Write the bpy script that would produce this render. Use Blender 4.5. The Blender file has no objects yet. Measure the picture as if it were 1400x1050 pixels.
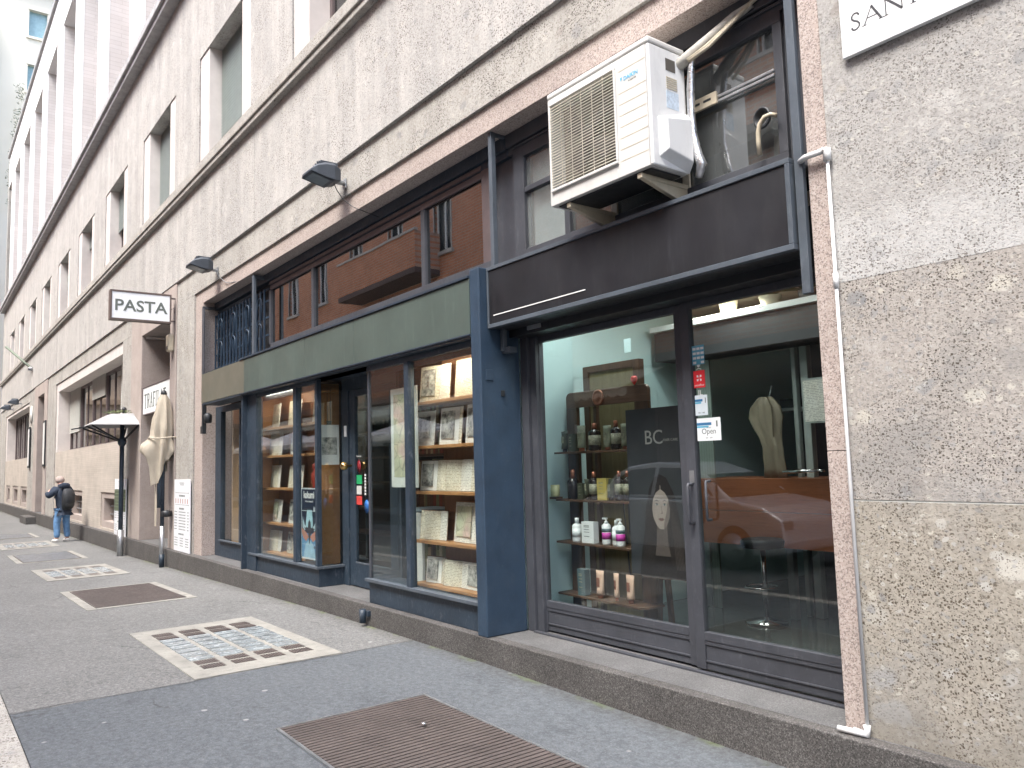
EXPOSURE = 2.05
FILL_LAMP = 8.0
import bpy, bmesh, math, random
from mathutils import Vector, Matrix
D = bpy.data; SC = bpy.context.scene; COL = SC.collection
PI = math.pi
random.seed(7)

# ------------------------------------------------------------------ mesh builder
class MB:
    def __init__(s): s.v = []; s.f = []; s.m = []; s.sm = []
    def add(s, vs, fs, m=0, sm=False):
        b = len(s.v); s.v += [tuple(p) for p in vs]
        for f in fs: s.f.append([b + i for i in f]); s.m.append(m); s.sm.append(sm)
        return s
    def box(s, x0, x1, y0, y1, z0, z1, m=0):
        if x0 > x1: x0, x1 = x1, x0
        if y0 > y1: y0, y1 = y1, y0
        if z0 > z1: z0, z1 = z1, z0
        v = [(x0,y0,z0),(x1,y0,z0),(x1,y1,z0),(x0,y1,z0),(x0,y0,z1),(x1,y0,z1),(x1,y1,z1),(x0,y1,z1)]
        return s.add(v, [(0,3,2,1),(4,5,6,7),(0,1,5,4),(1,2,6,5),(2,3,7,6),(3,0,4,7)], m)
    def obox(s, M, sx, sy, sz, m=0):
        v = [M @ Vector((a*sx/2, b*sy/2, c*sz/2)) for c in (-1,1) for a, b in ((-1,-1),(1,-1),(1,1),(-1,1))]
        return s.add(v, [(0,3,2,1),(4,5,6,7),(0,1,5,4),(1,2,6,5),(2,3,7,6),(3,0,4,7)], m)
    def bar(s, p, q, w, h, m=0, up=(0,0,1)):
        p = Vector(p); q = Vector(q); d = (q-p); L = d.length; d.normalize()
        u = Vector(up)
        if abs(d.dot(u)) > .98: u = Vector((0,1,0))
        r = d.cross(u).normalized(); u = r.cross(d)
        M = Matrix((r, d, u)).transposed().to_4x4(); M.translation = (p+q)/2
        return s.obox(M, w, L, h, m)
    def quad(s, a, b, c, d, m=0): return s.add([a,b,c,d], [(0,1,2,3)], m)
    def tube(s, pts, r, n=8, m=0, cap=True, sm=True):
        pts = [Vector(p) for p in pts]; rs = r if isinstance(r, (list, tuple)) else [r]*len(pts)
        vs = []; prev = None
        for i, p in enumerate(pts):
            a = pts[max(i-1,0)]; b = pts[min(i+1,len(pts)-1)]; d = (b-a).normalized()
            if prev is None:
                u = Vector((0,0,1)) if abs(d.z) < .9 else Vector((1,0,0))
            else: u = prev
            u = (u - d*u.dot(d)).normalized(); w = d.cross(u); prev = u
            for k in range(n):
                t = 2*PI*k/n; vs.append(p + (u*math.cos(t) + w*math.sin(t))*rs[i])
        fs = []
        for i in range(len(pts)-1):
            for k in range(n):
                k2 = (k+1) % n; fs.append((i*n+k, i*n+k2, (i+1)*n+k2, (i+1)*n+k))
        s.add(vs, fs, m, sm)
        if cap:
            b = len(s.v) - len(vs)
            s.f.append([b+k for k in range(n)][::-1]); s.m.append(m); s.sm.append(False)
            s.f.append([b+(len(pts)-1)*n+k for k in range(n)]); s.m.append(m); s.sm.append(False)
        return s
    def lathe(s, prof, c=(0,0,0), n=16, m=0, sm=True, sx=1, sy=1):
        vs = []; cx, cy, cz = c
        for r, z in prof:
            for k in range(n):
                t = 2*PI*k/n; vs.append((cx+r*sx*math.cos(t), cy+r*sy*math.sin(t), cz+z))
        fs = []
        for i in range(len(prof)-1):
            for k in range(n):
                k2 = (k+1) % n; fs.append((i*n+k, i*n+k2, (i+1)*n+k2, (i+1)*n+k))
        fs.append(tuple(range(n))[::-1]); fs.append(tuple((len(prof)-1)*n+k for k in range(n)))
        return s.add(vs, fs, m, sm)
    def loft(s, rings, m=0, sm=True, closed=True, caps=True):
        n = len(rings[0]); vs = [p for r in rings for p in r]; fs = []
        for i in range(len(rings)-1):
            for k in range(n if closed else n-1):
                k2 = (k+1) % n; fs.append((i*n+k, i*n+k2, (i+1)*n+k2, (i+1)*n+k))
        if caps: fs.append(tuple(range(n))[::-1]); fs.append(tuple((len(rings)-1)*n+k for k in range(n)))
        return s.add(vs, fs, m, sm)
    def prism(s, poly, y0, y1, m=0):            # poly in (x,z), extruded along y
        n = len(poly); vs = [(x,y0,z) for x,z in poly] + [(x,y1,z) for x,z in poly]
        fs = [tuple(range(n)), tuple(range(n,2*n))[::-1]] + [(i, i+n, (i+1)%n+n, (i+1)%n) for i in range(n)]
        return s.add(vs, fs, m)
    def prismx(s, poly, x0, x1, m=0):           # poly in (y,z), extruded along x
        n = len(poly); vs = [(x0,y,z) for y,z in poly] + [(x1,y,z) for y,z in poly]
        fs = [tuple(range(n)), tuple(range(n,2*n))[::-1]] + [(i, i+n, (i+1)%n+n, (i+1)%n) for i in range(n)]
        return s.add(vs, fs, m)
    def xform(s, M): s.v = [tuple(M @ Vector(p)) for p in s.v]; return s
    def build(s, name, mats, parent=None, loc=(0,0,0), bevel=0, rz=0, label=None):
        # vertices are world coordinates; loc (or the parent's location) becomes the origin
        if parent is not None: o3 = Vector(parent['_o'])
        else: o3 = Vector(loc)
        me = D.meshes.new(name); me.from_pydata([tuple(Vector(p)-o3) for p in s.v], [], s.f)
        for mt in (mats if isinstance(mats, (list, tuple)) else [mats]): me.materials.append(mt)
        me.polygons.foreach_set('material_index', s.m); me.polygons.foreach_set('use_smooth', s.sm)
        bm = bmesh.new(); bm.from_mesh(me); bmesh.ops.recalc_face_normals(bm, faces=bm.faces); bm.to_mesh(me); bm.free()
        me.update()
        o = D.objects.new(name, me); COL.objects.link(o)
        o['_o'] = tuple(o3)
        if parent is not None: o.parent = parent
        else: o.location = o3; o.rotation_euler.z = rz
        if bevel:
            b = o.modifiers.new('bevel', 'BEVEL'); b.width = bevel; b.segments = 2; b.limit_method = 'ANGLE'; b.angle_limit = .6; b.harden_normals = False
        if label: o['label'] = label
        return o

def tag(o, label=None, cat=None, group=None, kind=None):
    if label: o['label'] = label
    if cat: o['category'] = cat
    if group: o['group'] = group
    if kind: o['kind'] = kind
    return o
def thing(name, label, cat, loc=(0,0,0), group=None, rz=0):
    o = D.objects.new(name, None); COL.objects.link(o); o.location = loc; o.rotation_euler.z = rz
    o.empty_display_size = .1; o['_o'] = tuple(loc)
    return tag(o, label, cat, group)
def tree(root):
    out = [root]
    for c in KIDS(root): out += tree(c)
    return out
def KIDS(r): return [o for o in COL.objects if o.parent == r]
def dup(root, loc, label, rz=None, parent=None, scale=None):
    c = root.copy(); COL.objects.link(c)
    if parent is None:
        c.location = loc
        if rz is not None: c.rotation_euler.z = rz
        if scale: c.scale = scale
        c['label'] = label
    else: c.parent = parent
    for k in KIDS(root): dup(k, None, None, parent=c)
    return c

_txt = {}
def text_into(mb, s, size, M, m=0, ext=.001, align='CENTER', sx=1.0, bold=0.0):
    """letters of s as solid mesh; M maps text plane (x right, y up, z out)"""
    key = (s, size, ext, align, bold)
    if key not in _txt:
        cu = D.curves.new('t', 'FONT'); cu.body = s; cu.size = size; cu.extrude = ext; cu.align_x = align; cu.offset = bold; cu.resolution_u = 3
        ob = D.objects.new('t', cu); COL.objects.link(ob)
        dg = bpy.context.evaluated_depsgraph_get(); dg.update()
        me = D.meshes.new_from_object(ob.evaluated_get(dg))
        _txt[key] = ([v.co.copy() for v in me.vertices], [tuple(p.vertices) for p in me.polygons])
        D.objects.remove(ob); D.curves.remove(cu); D.meshes.remove(me)
    vs, fs = _txt[key]
    return mb.add([M @ Vector((p.x*sx, p.y, p.z)) for p in vs], fs, m)
def facing(x, y, z):       # text frame on a face looking towards -Y
    return Matrix(((1,0,0,x),(0,0,-1,y),(0,1,0,z),(0,0,0,1)))
def facingx(x, y, z):      # text frame on a face looking towards +X
    return Matrix(((0,0,1,x),(1,0,0,y),(0,1,0,z),(0,0,0,1)))

# ------------------------------------------------------------------ materials
class NT:
    def __init__(s, name):
        s.m = D.materials.new(name); s.m.use_nodes = True; s.t = s.m.node_tree; s.t.nodes.clear()
        s.out = s.n('ShaderNodeOutputMaterial')
    def n(s, t, **kw):
        x = s.t.nodes.new(t)
        for k, v in kw.items(): setattr(x, k, v)
        return x
    def l(s, a, b): s.t.links.new(a, b)
    def pos(s): return s.n('ShaderNodeNewGeometry').outputs['Position']
    def mapv(s, v, sc=(1,1,1), loc=(0,0,0), rot=(0,0,0)):
        x = s.n('ShaderNodeMapping'); s.l(v, x.inputs[0]); x.inputs['Scale'].default_value = sc; x.inputs['Location'].default_value = loc; x.inputs['Rotation'].default_value = rot
        return x.outputs[0]
    def noise(s, v, scale, det=3, rough=.55, out=0):
        x = s.n('ShaderNodeTexNoise'); s.l(v, x.inputs['Vector']); x.inputs['Scale'].default_value = scale; x.inputs['Detail'].default_value = det; x.inputs['Roughness'].default_value = rough
        return x.outputs[out]
    def vor(s, v, scale, feat='F1', rnd=1.0):
        x = s.n('ShaderNodeTexVoronoi', feature=feat); s.l(v, x.inputs['Vector']); x.inputs['Scale'].default_value = scale; x.inputs['Randomness'].default_value = rnd
        return x
    def ramp(s, f, stops, interp='LINEAR'):
        x = s.n('ShaderNodeValToRGB'); s.l(f, x.inputs[0]); cr = x.color_ramp; cr.interpolation = interp
        while len(cr.elements) < len(stops): cr.elements.new(.5)
        for e, (p, c) in zip(cr.elements, stops):
            e.position = p; e.color = (c, c, c, 1) if isinstance(c, (int, float)) else (*c, 1)
        return x.outputs[0]
    def mix(s, f, a, b, typ='MIX'):
        x = s.n('ShaderNodeMix', data_type='RGBA', blend_type=typ)
        for i, val in ((0, f), (6, a), (7, b)):
            if isinstance(val, (int, float)): x.inputs[i].default_value = val if i == 0 else (val, val, val, 1)
            elif isinstance(val, tuple): x.inputs[i].default_value = (*val, 1)
            else: s.l(val, x.inputs[i])
        return x.outputs[2]
    def math(s, op, a, b=0.0, c=None):
        x = s.n('ShaderNodeMath', operation=op)
        for i, val in enumerate((a, b) if c is None else (a, b, c)):
            if isinstance(val, (int, float)): x.inputs[i].default_value = val
            else: s.l(val, x.inputs[i])
        return x.outputs[0]
    def xyz(s, v):
        x = s.n('ShaderNodeSeparateXYZ'); s.l(v, x.inputs[0]); return x.outputs
    def comb(s, a, b, c=0.0):
        x = s.n('ShaderNodeCombineXYZ')
        for i, val in enumerate((a, b, c)):
            if isinstance(val, (int, float)): x.inputs[i].default_value = val
            else: s.l(val, x.inputs[i])
        return x.outputs[0]
    def bump(s, h, st=.3, dist=.01, nrm=None):
        x = s.n('ShaderNodeBump'); s.l(h, x.inputs['Height']); x.inputs['Strength'].default_value = st; x.inputs['Distance'].default_value = dist
        if nrm is not None: s.l(nrm, x.inputs['Normal'])
        return x.outputs[0]
    def bsdf(s, col, rough=.6, metal=0, nrm=None, spec=.5, emit=None, es=0, trans=0, coat=0):
        b = s.n('ShaderNodeBsdfPrincipled')
        if isinstance(col, tuple): b.inputs['Base Color'].default_value = (*col, 1)
        else: s.l(col, b.inputs['Base Color'])
        if isinstance(rough, (int, float)): b.inputs['Roughness'].default_value = rough
        else: s.l(rough, b.inputs['Roughness'])
        b.inputs['Metallic'].default_value = metal; b.inputs['Specular IOR Level'].default_value = spec
        b.inputs['Transmission Weight'].default_value = trans; b.inputs['Coat Weight'].default_value = coat
        if nrm is not None: s.l(nrm, b.inputs['Normal'])
        if emit: b.inputs['Emission Color'].default_value = (*emit, 1); b.inputs['Emission Strength'].default_value = es
        s.l(b.outputs[0], s.out.inputs[0]); return s.m

def plain(name, col, rough=.55, metal=0, var=.12, scale=6, bump=.15, bs=80, spec=.5, coat=0, dirt=0, drip=0):
    t = NT(name); p = t.pos()
    n = t.noise(p, scale, 5, .6)
    c = t.mix(t.ramp(n, [(.3, 0), (.7, 1)]), tuple(min(1, x*(1-var)) for x in col), tuple(min(1, x*(1+var)) for x in col))
    if dirt:
        d = t.ramp(t.noise(t.mapv(p, (1,1,.35)), scale*3.1, 6, .7), [(.52, 0), (.72, 1)])
        c = t.mix(t.math('MULTIPLY', d, dirt), c, tuple(x*.45+.03 for x in col))
    if drip:
        for sc, lo_, colr in ((17, .56, tuple(x*2.2+.03 for x in col)), (31, .60, tuple(x*.4 for x in col))):
            d = t.math('MULTIPLY', t.ramp(t.noise(t.mapv(p, (sc, sc, 1.3)), 1.0, 4, .7), [(lo_,0),(lo_+.16,1)]), t.ramp(t.noise(p, 2.2, 4), [(.4,.2),(.65,1)]))
            c = t.mix(t.math('MULTIPLY', d, drip), c, colr)
    r = t.ramp(t.noise(p, scale*2.3, 4), [(.2, max(0, rough-.1)), (.8, min(1, rough+.12))])
    return t.bsdf(c, r, metal, t.bump(t.noise(p, bs, 3), bump, .004), spec, coat=coat)

def worn_paint(name, col, chip=(.28,.27,.25), amt=.5, rough=.5, scuff=(.2,.22,.25)):
    t = NT(name); p = t.pos()
    n = t.noise(p, 3.2, 6, .65); n2 = t.noise(t.mapv(p, (1,1,.4)), 26, 5, .7)
    c = t.mix(t.ramp(n, [(.3,0),(.75,1)]), tuple(x*.8 for x in col), tuple(x*1.25 for x in col))
    c = t.mix(t.math('MULTIPLY', t.ramp(n2, [(.55,0),(.75,1)]), .45), c, scuff)
    n3 = t.noise(p, 34, 5, .75)
    c = t.mix(t.math('MULTIPLY', t.ramp(n3, [(.69,0),(.71,1)]), amt), c, chip)
    return t.bsdf(c, t.ramp(n2, [(.3, rough-.12),(.7, rough+.15)]), 0, t.bump(t.math('ADD', n3, t.math('MULTIPLY', n2, .6)), .22, .004))

def ceppo(name, a, b, pit=(.10,.085,.07), pits=.5, peb=.5, streak=0.0, white=.25, pebs=6.0, rough=.85, zband=None, stain=0, ps=1.0):
    """conglomerate stone: sandy ground, pebbles, dark holes; optional vertical weather streaks"""
    t = NT(name); p = t.pos()
    big = t.noise(p, .9, 4, .6)
    c = t.mix(t.ramp(big, [(.35,0),(.65,1)]), a, b)
    fine = t.noise(p, 55, 4, .7)
    c = t.mix(.55, c, t.mix(t.ramp(fine, [(.3,0),(.7,1)]), tuple(x*.72 for x in a), tuple(min(1,x*1.25) for x in b)))
    # pebbles of three sizes
    wob = t.mix(.12, p, t.noise(p, 5, 3, .5, 1), 'ADD')
    for sc, th, am in ((pebs, .30, peb), (pebs*3.1, .33, peb*.8), (pebs*8, .36, peb*.7)):
        v = t.vor(t.mapv(wob, (1, 1, 1.25)), sc)
        sep = t.n('ShaderNodeSeparateColor'); t.l(v.outputs['Color'], sep.inputs[0])
        inside = t.ramp(v.outputs['Distance'], [(th-.05, 1), (th+.06, 0)])
        sel = t.ramp(sep.outputs[0], [(.60, 0), (.64, 1)])
        pc = t.ramp(sep.outputs[1], [(0, (.20,.205,.21)), (.35, (.33,.33,.325)), (.6, (.50,.49,.46)), (.8, (.60,.57,.49)), (1, (.27,.235,.21))])
        pc = t.mix(.2, pc, c)
        c = t.mix(t.math('MULTIPLY', t.math('MULTIPLY', inside, sel), am), c, pc)
    # lime-white patches
    w = t.ramp(t.noise(p, 2.2, 7, .7), [(.58,0),(.70,1)])
    c = t.mix(t.math('MULTIPLY', w, white), c, (.62,.60,.57))
    if zband:
        zz = t.math('ADD', t.xyz(p)[2], t.math('MULTIPLY', t.math('SUBTRACT', t.noise(p, 1.6, 5, .6), .5), .9))
        c = t.mix(t.math('MULTIPLY', t.ramp(t.math('MULTIPLY', t.math('SUBTRACT', zz, zband), 2.0), [(0,.5),(.55,.4),(.75,0)]), t.ramp(t.noise(p, 9, 5, .7), [(.35,.35),(.6,1)])), c, (.58,.58,.57))
    if stain:
        st_ = t.noise(p, 1.9, 7, .68)
        c = t.mix(t.math('MULTIPLY', t.ramp(st_, [(.5,0),(.62,1)]), stain), c, (.24,.235,.225))
        zl = t.math('ADD', t.xyz(p)[2], t.math('MULTIPLY', t.noise(p, 5, 5, .7), .35))
        c = t.mix(t.math('MULTIPLY', t.ramp(zl, [(.42,1),(.62,0)]), .45), c, (.17,.16,.14))
    if streak:
        s = t.noise(t.mapv(p, (3.2, 3.2, .30)), 1.0, 7, .72)
        c = t.mix(t.math('MULTIPLY', t.ramp(s, [(.42,0),(.66,1)]), streak), c, (.62,.59,.55))
        s2 = t.noise(t.mapv(p, (5, 5, .5), (3,1,7)), 1.0, 7, .72)
        c = t.mix(t.math('MULTIPLY', t.ramp(s2, [(.55,0),(.72,1)]), streak*.5), c, (.30,.295,.29))
    # holes
    wob2 = t.mix(.012, p, t.noise(p, 70, 2, .5, 1), 'ADD')
    region = t.ramp(t.noise(p, 3.1, 3, .5), [(.36,0),(.6,1)])
    hv = []
    for q, (sc, th) in enumerate(((58, .30), (92, .30))):
        v = t.vor(t.mapv(wob2, (1, 1, (1.25, .9)[q]), (q*3.1, q*1.7, q)), sc*ps); sp_ = t.n('ShaderNodeSeparateColor'); t.l(v.outputs['Color'], sp_.inputs[0])
        size = t.math('MULTIPLY', sp_.outputs[1], .22)
        hv.append(t.math('MULTIPLY', t.ramp(t.math('ADD', v.outputs['Distance'], size), [(th+.04,1),(th+.10,0)]), t.ramp(sp_.outputs[0], [(.48,0),(.52,1)])))
    h1 = t.math('MAXIMUM', hv[0], hv[1])
    h2 = t.ramp(t.noise(t.mapv(p, (1,1,1.3), (5,2,1)), 125*ps, 1, .5), [(.61,0),(.66,1)])
    hole = t.math('MULTIPLY', t.math('MAXIMUM', h1, t.math('MULTIPLY', h2, .8)), t.math('ADD', t.math('MULTIPLY', region, .75), .25))
    hole = t.math('MULTIPLY', hole, pits)
    c = t.mix(hole, c, pit)
    hgt = t.math('SUBTRACT', t.math('MULTIPLY', fine, .3), hole)
    return t.bsdf(c, rough, 0, t.bump(hgt, .55, .012), .3)

def speckle(name, base, dark, light, sc=170, rough=.7, amt=.6, var=.1, bump=.25):
    t = NT(name); p = t.pos()
    v = t.vor(p, sc); sep = t.n('ShaderNodeSeparateColor'); t.l(v.outputs['Color'], sep.inputs[0])
    c = t.ramp(sep.outputs[0], [(0, dark), (.22, dark), (.26, base), (.74, base), (.8, light)], 'CONSTANT')
    c = t.mix(amt, base, c)
    n = t.noise(p, 2.1, 6, .65)
    c = t.mix(t.ramp(n, [(.35,0),(.7,1)]), c, t.mix(1, c, tuple([1-var*2.2]*3), 'MULTIPLY'))
    st = t.ramp(t.noise(t.mapv(p, (3,3,.7)), 3.0, 6, .7), [(.55,0),(.75,1)])
    c = t.mix(t.math('MULTIPLY', st, var*2), c, tuple(x*.6 for x in base))
    return t.bsdf(c, rough, 0, t.bump(t.noise(p, 130, 3, .7), bump, .004), .4)

def asphalt(name, a, b, stone, sc=210, spots=.5):
    t = NT(name); p = t.pos()
    v = t.vor(p, sc); sep = t.n('ShaderNodeSeparateColor'); t.l(v.outputs['Color'], sep.inputs[0])
    c = t.mix(t.ramp(t.noise(p, .8, 6, .65), [(.3,0),(.7,1)]), a, b)
    g = t.ramp(sep.outputs[0], [(0, 0), (.55, .1), (.8, .5), (1, 1)])
    c = t.mix(t.math('MULTIPLY', g, .6), c, stone)
    st = t.ramp(t.noise(p, 2.3, 7, .72), [(.56,0),(.66,1)])
    c = t.mix(t.math('MULTIPLY', st, .35), c, tuple(x*.55 for x in a))
    # pale trodden spots of gum
    gv = t.vor(t.mapv(p, (1,1,.01)), 3.4); s2 = t.n('ShaderNodeSeparateColor'); t.l(gv.outputs['Color'], s2.inputs[0])
    gm = t.math('MULTIPLY', t.ramp(gv.outputs['Distance'], [(.06,1),(.085,0)]), t.ramp(s2.outputs[1], [(.35,0),(.4,1)]))
    c = t.mix(t.math('MULTIPLY', gm, spots), c, (.38,.38,.37))
    # cracks
    e = t.vor(t.mix(.3, p, t.noise(p, 3, 4, .6, 1), 'ADD'), .55, 'DISTANCE_TO_EDGE')
    cr = t.math('MULTIPLY', t.ramp(e.outputs['Distance'], [(.002,1),(.006,0)]), t.ramp(t.noise(p, 1.2, 2), [(.52,0),(.6,1)]))
    c = t.mix(t.math('MULTIPLY', cr, .8), c, (.035,.035,.03))
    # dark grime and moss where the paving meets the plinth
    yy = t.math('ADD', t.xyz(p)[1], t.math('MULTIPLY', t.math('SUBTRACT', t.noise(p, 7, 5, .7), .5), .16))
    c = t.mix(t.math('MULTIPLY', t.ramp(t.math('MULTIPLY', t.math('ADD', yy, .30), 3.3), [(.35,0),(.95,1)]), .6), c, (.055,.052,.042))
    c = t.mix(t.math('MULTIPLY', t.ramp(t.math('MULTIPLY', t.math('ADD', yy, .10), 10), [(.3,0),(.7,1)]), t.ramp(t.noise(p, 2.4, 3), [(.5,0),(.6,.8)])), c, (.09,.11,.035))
    c = t.mix(.28, c, t.mix(t.ramp(t.noise(p, 24, 4, .75), [(.4,0),(.6,1)]), tuple(x*.45 for x in a), tuple(x*1.5 for x in b)))
    return t.bsdf(c, .82, 0, t.bump(t.math('SUBTRACT', t.math('MULTIPLY', v.outputs['Distance'], 1.0), cr), .5, .004), .35)

def glass(name, f0=.045, tint=(.93,.96,.95), dust_haze=.0):
    t = NT(name)
    lw = t.n('ShaderNodeLayerWeight'); lw.inputs[0].default_value = .5
    f5 = t.math('POWER', lw.outputs['Facing'], 5.0)
    fr = t.math('ADD', t.math('MULTIPLY', f5, 1-f0), f0)
    tr = t.n('ShaderNodeBsdfTransparent'); tr.inputs[0].default_value = (*tint, 1)
    gl = t.n('ShaderNodeBsdfGlossy'); gl.inputs['Roughness'].default_value = .012; gl.inputs[0].default_value = (1,1,1,1)
    wv = t.noise(t.pos(), 1.3, 2, .4); t.l(t.bump(wv, .035, .02), gl.inputs['Normal'])
    mx = t.n('ShaderNodeMixShader'); t.l(fr, mx.inputs[0]); t.l(tr.outputs[0], mx.inputs[1]); t.l(gl.outputs[0], mx.inputs[2])
    o = mx.outputs[0]
    if dust_haze:
        df = t.n('ShaderNodeBsdfDiffuse'); df.inputs[0].default_value = (.5,.52,.52,1)
        m2 = t.n('ShaderNodeMixShader'); d = t.math('MULTIPLY', t.ramp(t.noise(t.pos(), 2.5, 6, .7), [(.3,.35),(.75,1)]), dust_haze)
        t.l(d, m2.inputs[0]); t.l(o, m2.inputs[1]); t.l(df.outputs[0], m2.inputs[2]); o = m2.outputs[0]
    t.l(o, t.out.inputs[0]); return t.m

def bricks(name, c1, c2, mortar, bw=.25, bh=.065, ms=.008, rough=.85, var=.25, axis='x', bump=.4):
    t = NT(name); p = t.pos(); x = t.xyz(p)
    uv = t.comb(x[0] if axis == 'x' else x[1], x[2])
    b = t.n('ShaderNodeTexBrick'); t.l(uv, b.inputs['Vector'])
    b.inputs['Scale'].default_value = 1; b.inputs['Brick Width'].default_value = bw; b.inputs['Row Height'].default_value = bh; b.inputs['Mortar Size'].default_value = ms
    b.inputs['Color1'].default_value = (*c1,1); b.inputs['Color2'].default_value = (*c2,1); b.inputs['Mortar'].default_value = (*mortar,1); b.inputs['Bias'].default_value = -.1
    c = t.mix(var, b.outputs[0], t.ramp(t.noise(p, 1.7, 6, .7), [(.3, tuple(v*.55 for v in c1)), (.75, tuple(min(1,v*1.3) for v in c2))]))
    h = t.math('SUBTRACT', t.math('MULTIPLY', t.noise(p, 40, 3), .4), b.outputs['Fac'])
    return t.bsdf(c, rough, 0, t.bump(h, bump, .006), .3)

def slatted(name, col, pitch=.05, depth=.5, rough=.6, axis=2, dark=.55):
    t = NT(name); p = t.pos(); x = t.xyz(p)
    f = t.math('FRACT', t.math('MULTIPLY', x[axis], 1/pitch))
    c = t.ramp(f, [(0, tuple(v*dark for v in col)), (.14, col), (1, col)])
    return t.bsdf(c, rough, 0, t.bump(f, depth, .01), .4)

def printed(name, paper, ink, kind='text'):
    """paper carrying print: rows of broken lines, or a tonal engraving"""
    t = NT(name); oi = t.n('ShaderNodeObjectInfo'); tc = t.n('ShaderNodeTexCoord').outputs['Object']
    p = t.mix(1.0, tc, t.comb(t.math('MULTIPLY', oi.outputs['Random'], 37.0), t.math('MULTIPLY', oi.outputs['Random'], 11.0), t.math('MULTIPLY', oi.outputs['Random'], 0.0)), 'ADD')
    x = t.xyz(p)
    if kind == 'text':
        row = t.ramp(t.math('FRACT', t.math('MULTIPLY', x[2], 72)), [(.38,1),(.45,0)], 'CONSTANT')
        word = t.ramp(t.noise(t.mapv(p, (60,60,72)), 1.0, 1), [(.44,0),(.48,1)])
        f = t.math('MULTIPLY', t.math('MULTIPLY', row, word), .6)
    elif kind == 'engrave':
        n = t.noise(t.mapv(p, (1,1,1)), 14, 8, .72)
        f = t.ramp(n, [(.38,1),(.5,.55),(.62,.12)])
        f = t.math('MULTIPLY', f, .92)
    elif kind == 'map':
        n = t.noise(p, 6, 8, .7); e = t.vor(p, 7, 'DISTANCE_TO_EDGE')
        f = t.math('ADD', t.ramp(e.outputs['Distance'], [(.01,.5),(.03,0)]), t.ramp(n, [(.45,.25),(.6,0)]))
        reg = t.ramp(t.noise(p, 3.2, 2), [(.40,(.42,.47,.30)),(.5,(.62,.55,.38)),(.60,(.60,.33,.33))])
        paper = t.mix(.55, paper, reg)
    age = t.ramp(t.noise(p, 7, 5, .6), [(.35,0),(.75,1)])
    c = t.mix(t.math('MULTIPLY', age, .3), paper, t.mix(1, paper, (.8,.7,.5), 'MULTIPLY'))
    c = t.mix(f, c, ink)
    return t.bsdf(c, .8, 0, None, .2)

def wood(name, a, b, rough=.4, axis=0, sc=1.0):
    t = NT(name); p = t.pos()
    s = [11, 11, 11]; s[axis] = .9
    n = t.noise(t.mapv(p, tuple(v*sc for v in s)), 1.5, 6, .65)
    c = t.mix(t.ramp(n, [(.3,0),(.7,1)]), a, b)
    g = t.noise(t.mapv(p, tuple(v*sc*5 for v in s)), 1.5, 3)
    c = t.mix(t.math('MULTIPLY', t.ramp(g, [(.5,0),(.7,1)]), .35), c, tuple(v*.5 for v in a))
    return t.bsdf(c, rough, 0, t.bump(g, .1, .002), .45)

MT = {}
MT['stone_up'] = ceppo('streaked_conglomerate', (.365,.351,.332), (.43,.415,.395), pits=1.0, peb=.6, streak=.45, white=.5, pebs=8, ps=.62)
MT['stone_low'] = ceppo('weathered_conglomerate', (.345,.325,.295), (.405,.385,.35), pits=1.0, peb=.6, streak=.3, white=.35, ps=.7)
MT['stone_r_top'] = ceppo('pale_rough_conglomerate', (.335,.322,.302), (.40,.387,.367), pits=.8, peb=.6, white=.6, pebs=7, zband=2.47)
MT['stone_r_mid'] = ceppo('brown_pitted_conglomerate', (.33,.303,.272), (.40,.373,.34), pits=1.0, peb=.9, white=.25, pebs=6, stain=.5)
MT['stone_r_low'] = ceppo('beige_pebbly_conglomerate', (.315,.285,.235), (.375,.345,.295), pit=(.09,.07,.05), pits=.95, peb=1.0, white=.2, pebs=3.6, stain=.35)
MT['joint'] = plain('mortar_joint', (.42,.43,.41), .85, var=.15, scale=14, bump=.6)
MT['pink'] = speckle('pink_granite', (.44,.365,.325), (.22,.18,.165), (.54,.475,.435), 150, .7, .8, .07)
MT['pinkdark'] = speckle('pink_stone_smooth', (.41,.35,.315), (.30,.25,.225), (.47,.41,.375), 120, .75, .45, .09)
MT['granite'] = speckle('grey_brown_granite', (.104,.097,.091), (.045,.042,.04), (.20,.19,.18), 170, .65, .8, .16)
MT['granite_top'] = speckle('worn_granite_top', (.15,.148,.147), (.08,.079,.078), (.23,.228,.225), 180, .55, .7, .16)
MT['cream_tile'] = bricks('thin_travertine_courses', (.45,.40,.345), (.51,.455,.395), (.36,.315,.27), .9, .05, .003, .8, .3, 'x', .25)
MT['white_tile'] = bricks('white_upper_cladding', (.68,.66,.64), (.72,.705,.69), (.56,.54,.52), .9, .16, .004, .7, .15, 'x', .15)
MT['white_pier'] = plain('white_marble_pier', (.76,.755,.74), .6, var=.06, scale=1.5)
MT['white_jamb'] = bricks('white_reveal_cladding', (.56,.52,.50), (.61,.575,.555), (.46,.42,.40), .9, .12, .006, .75, .15, 'y', .2)
MT['white_frame'] = plain('pale_stone_surround', (.58,.535,.505), .7, var=.07, scale=4)
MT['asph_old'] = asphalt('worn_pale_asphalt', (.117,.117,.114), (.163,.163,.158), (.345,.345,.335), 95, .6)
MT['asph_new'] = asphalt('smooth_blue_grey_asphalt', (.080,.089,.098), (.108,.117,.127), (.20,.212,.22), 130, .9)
MT['road'] = asphalt('road_asphalt', (.07,.07,.07), (.10,.10,.10), (.18,.18,.18), 150, .3)
MT['navy'] = worn_paint('worn_navy_paint', (.022,.036,.054), amt=.35)
MT['navy_col'] = worn_paint('scuffed_navy_column_paint', (.025,.047,.078), amt=.5, scuff=(.055,.075,.095))
MT['slate'] = worn_paint('slate_grey_painted_metal', (.052,.055,.065), amt=.25, scuff=(.13,.135,.15))
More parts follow.
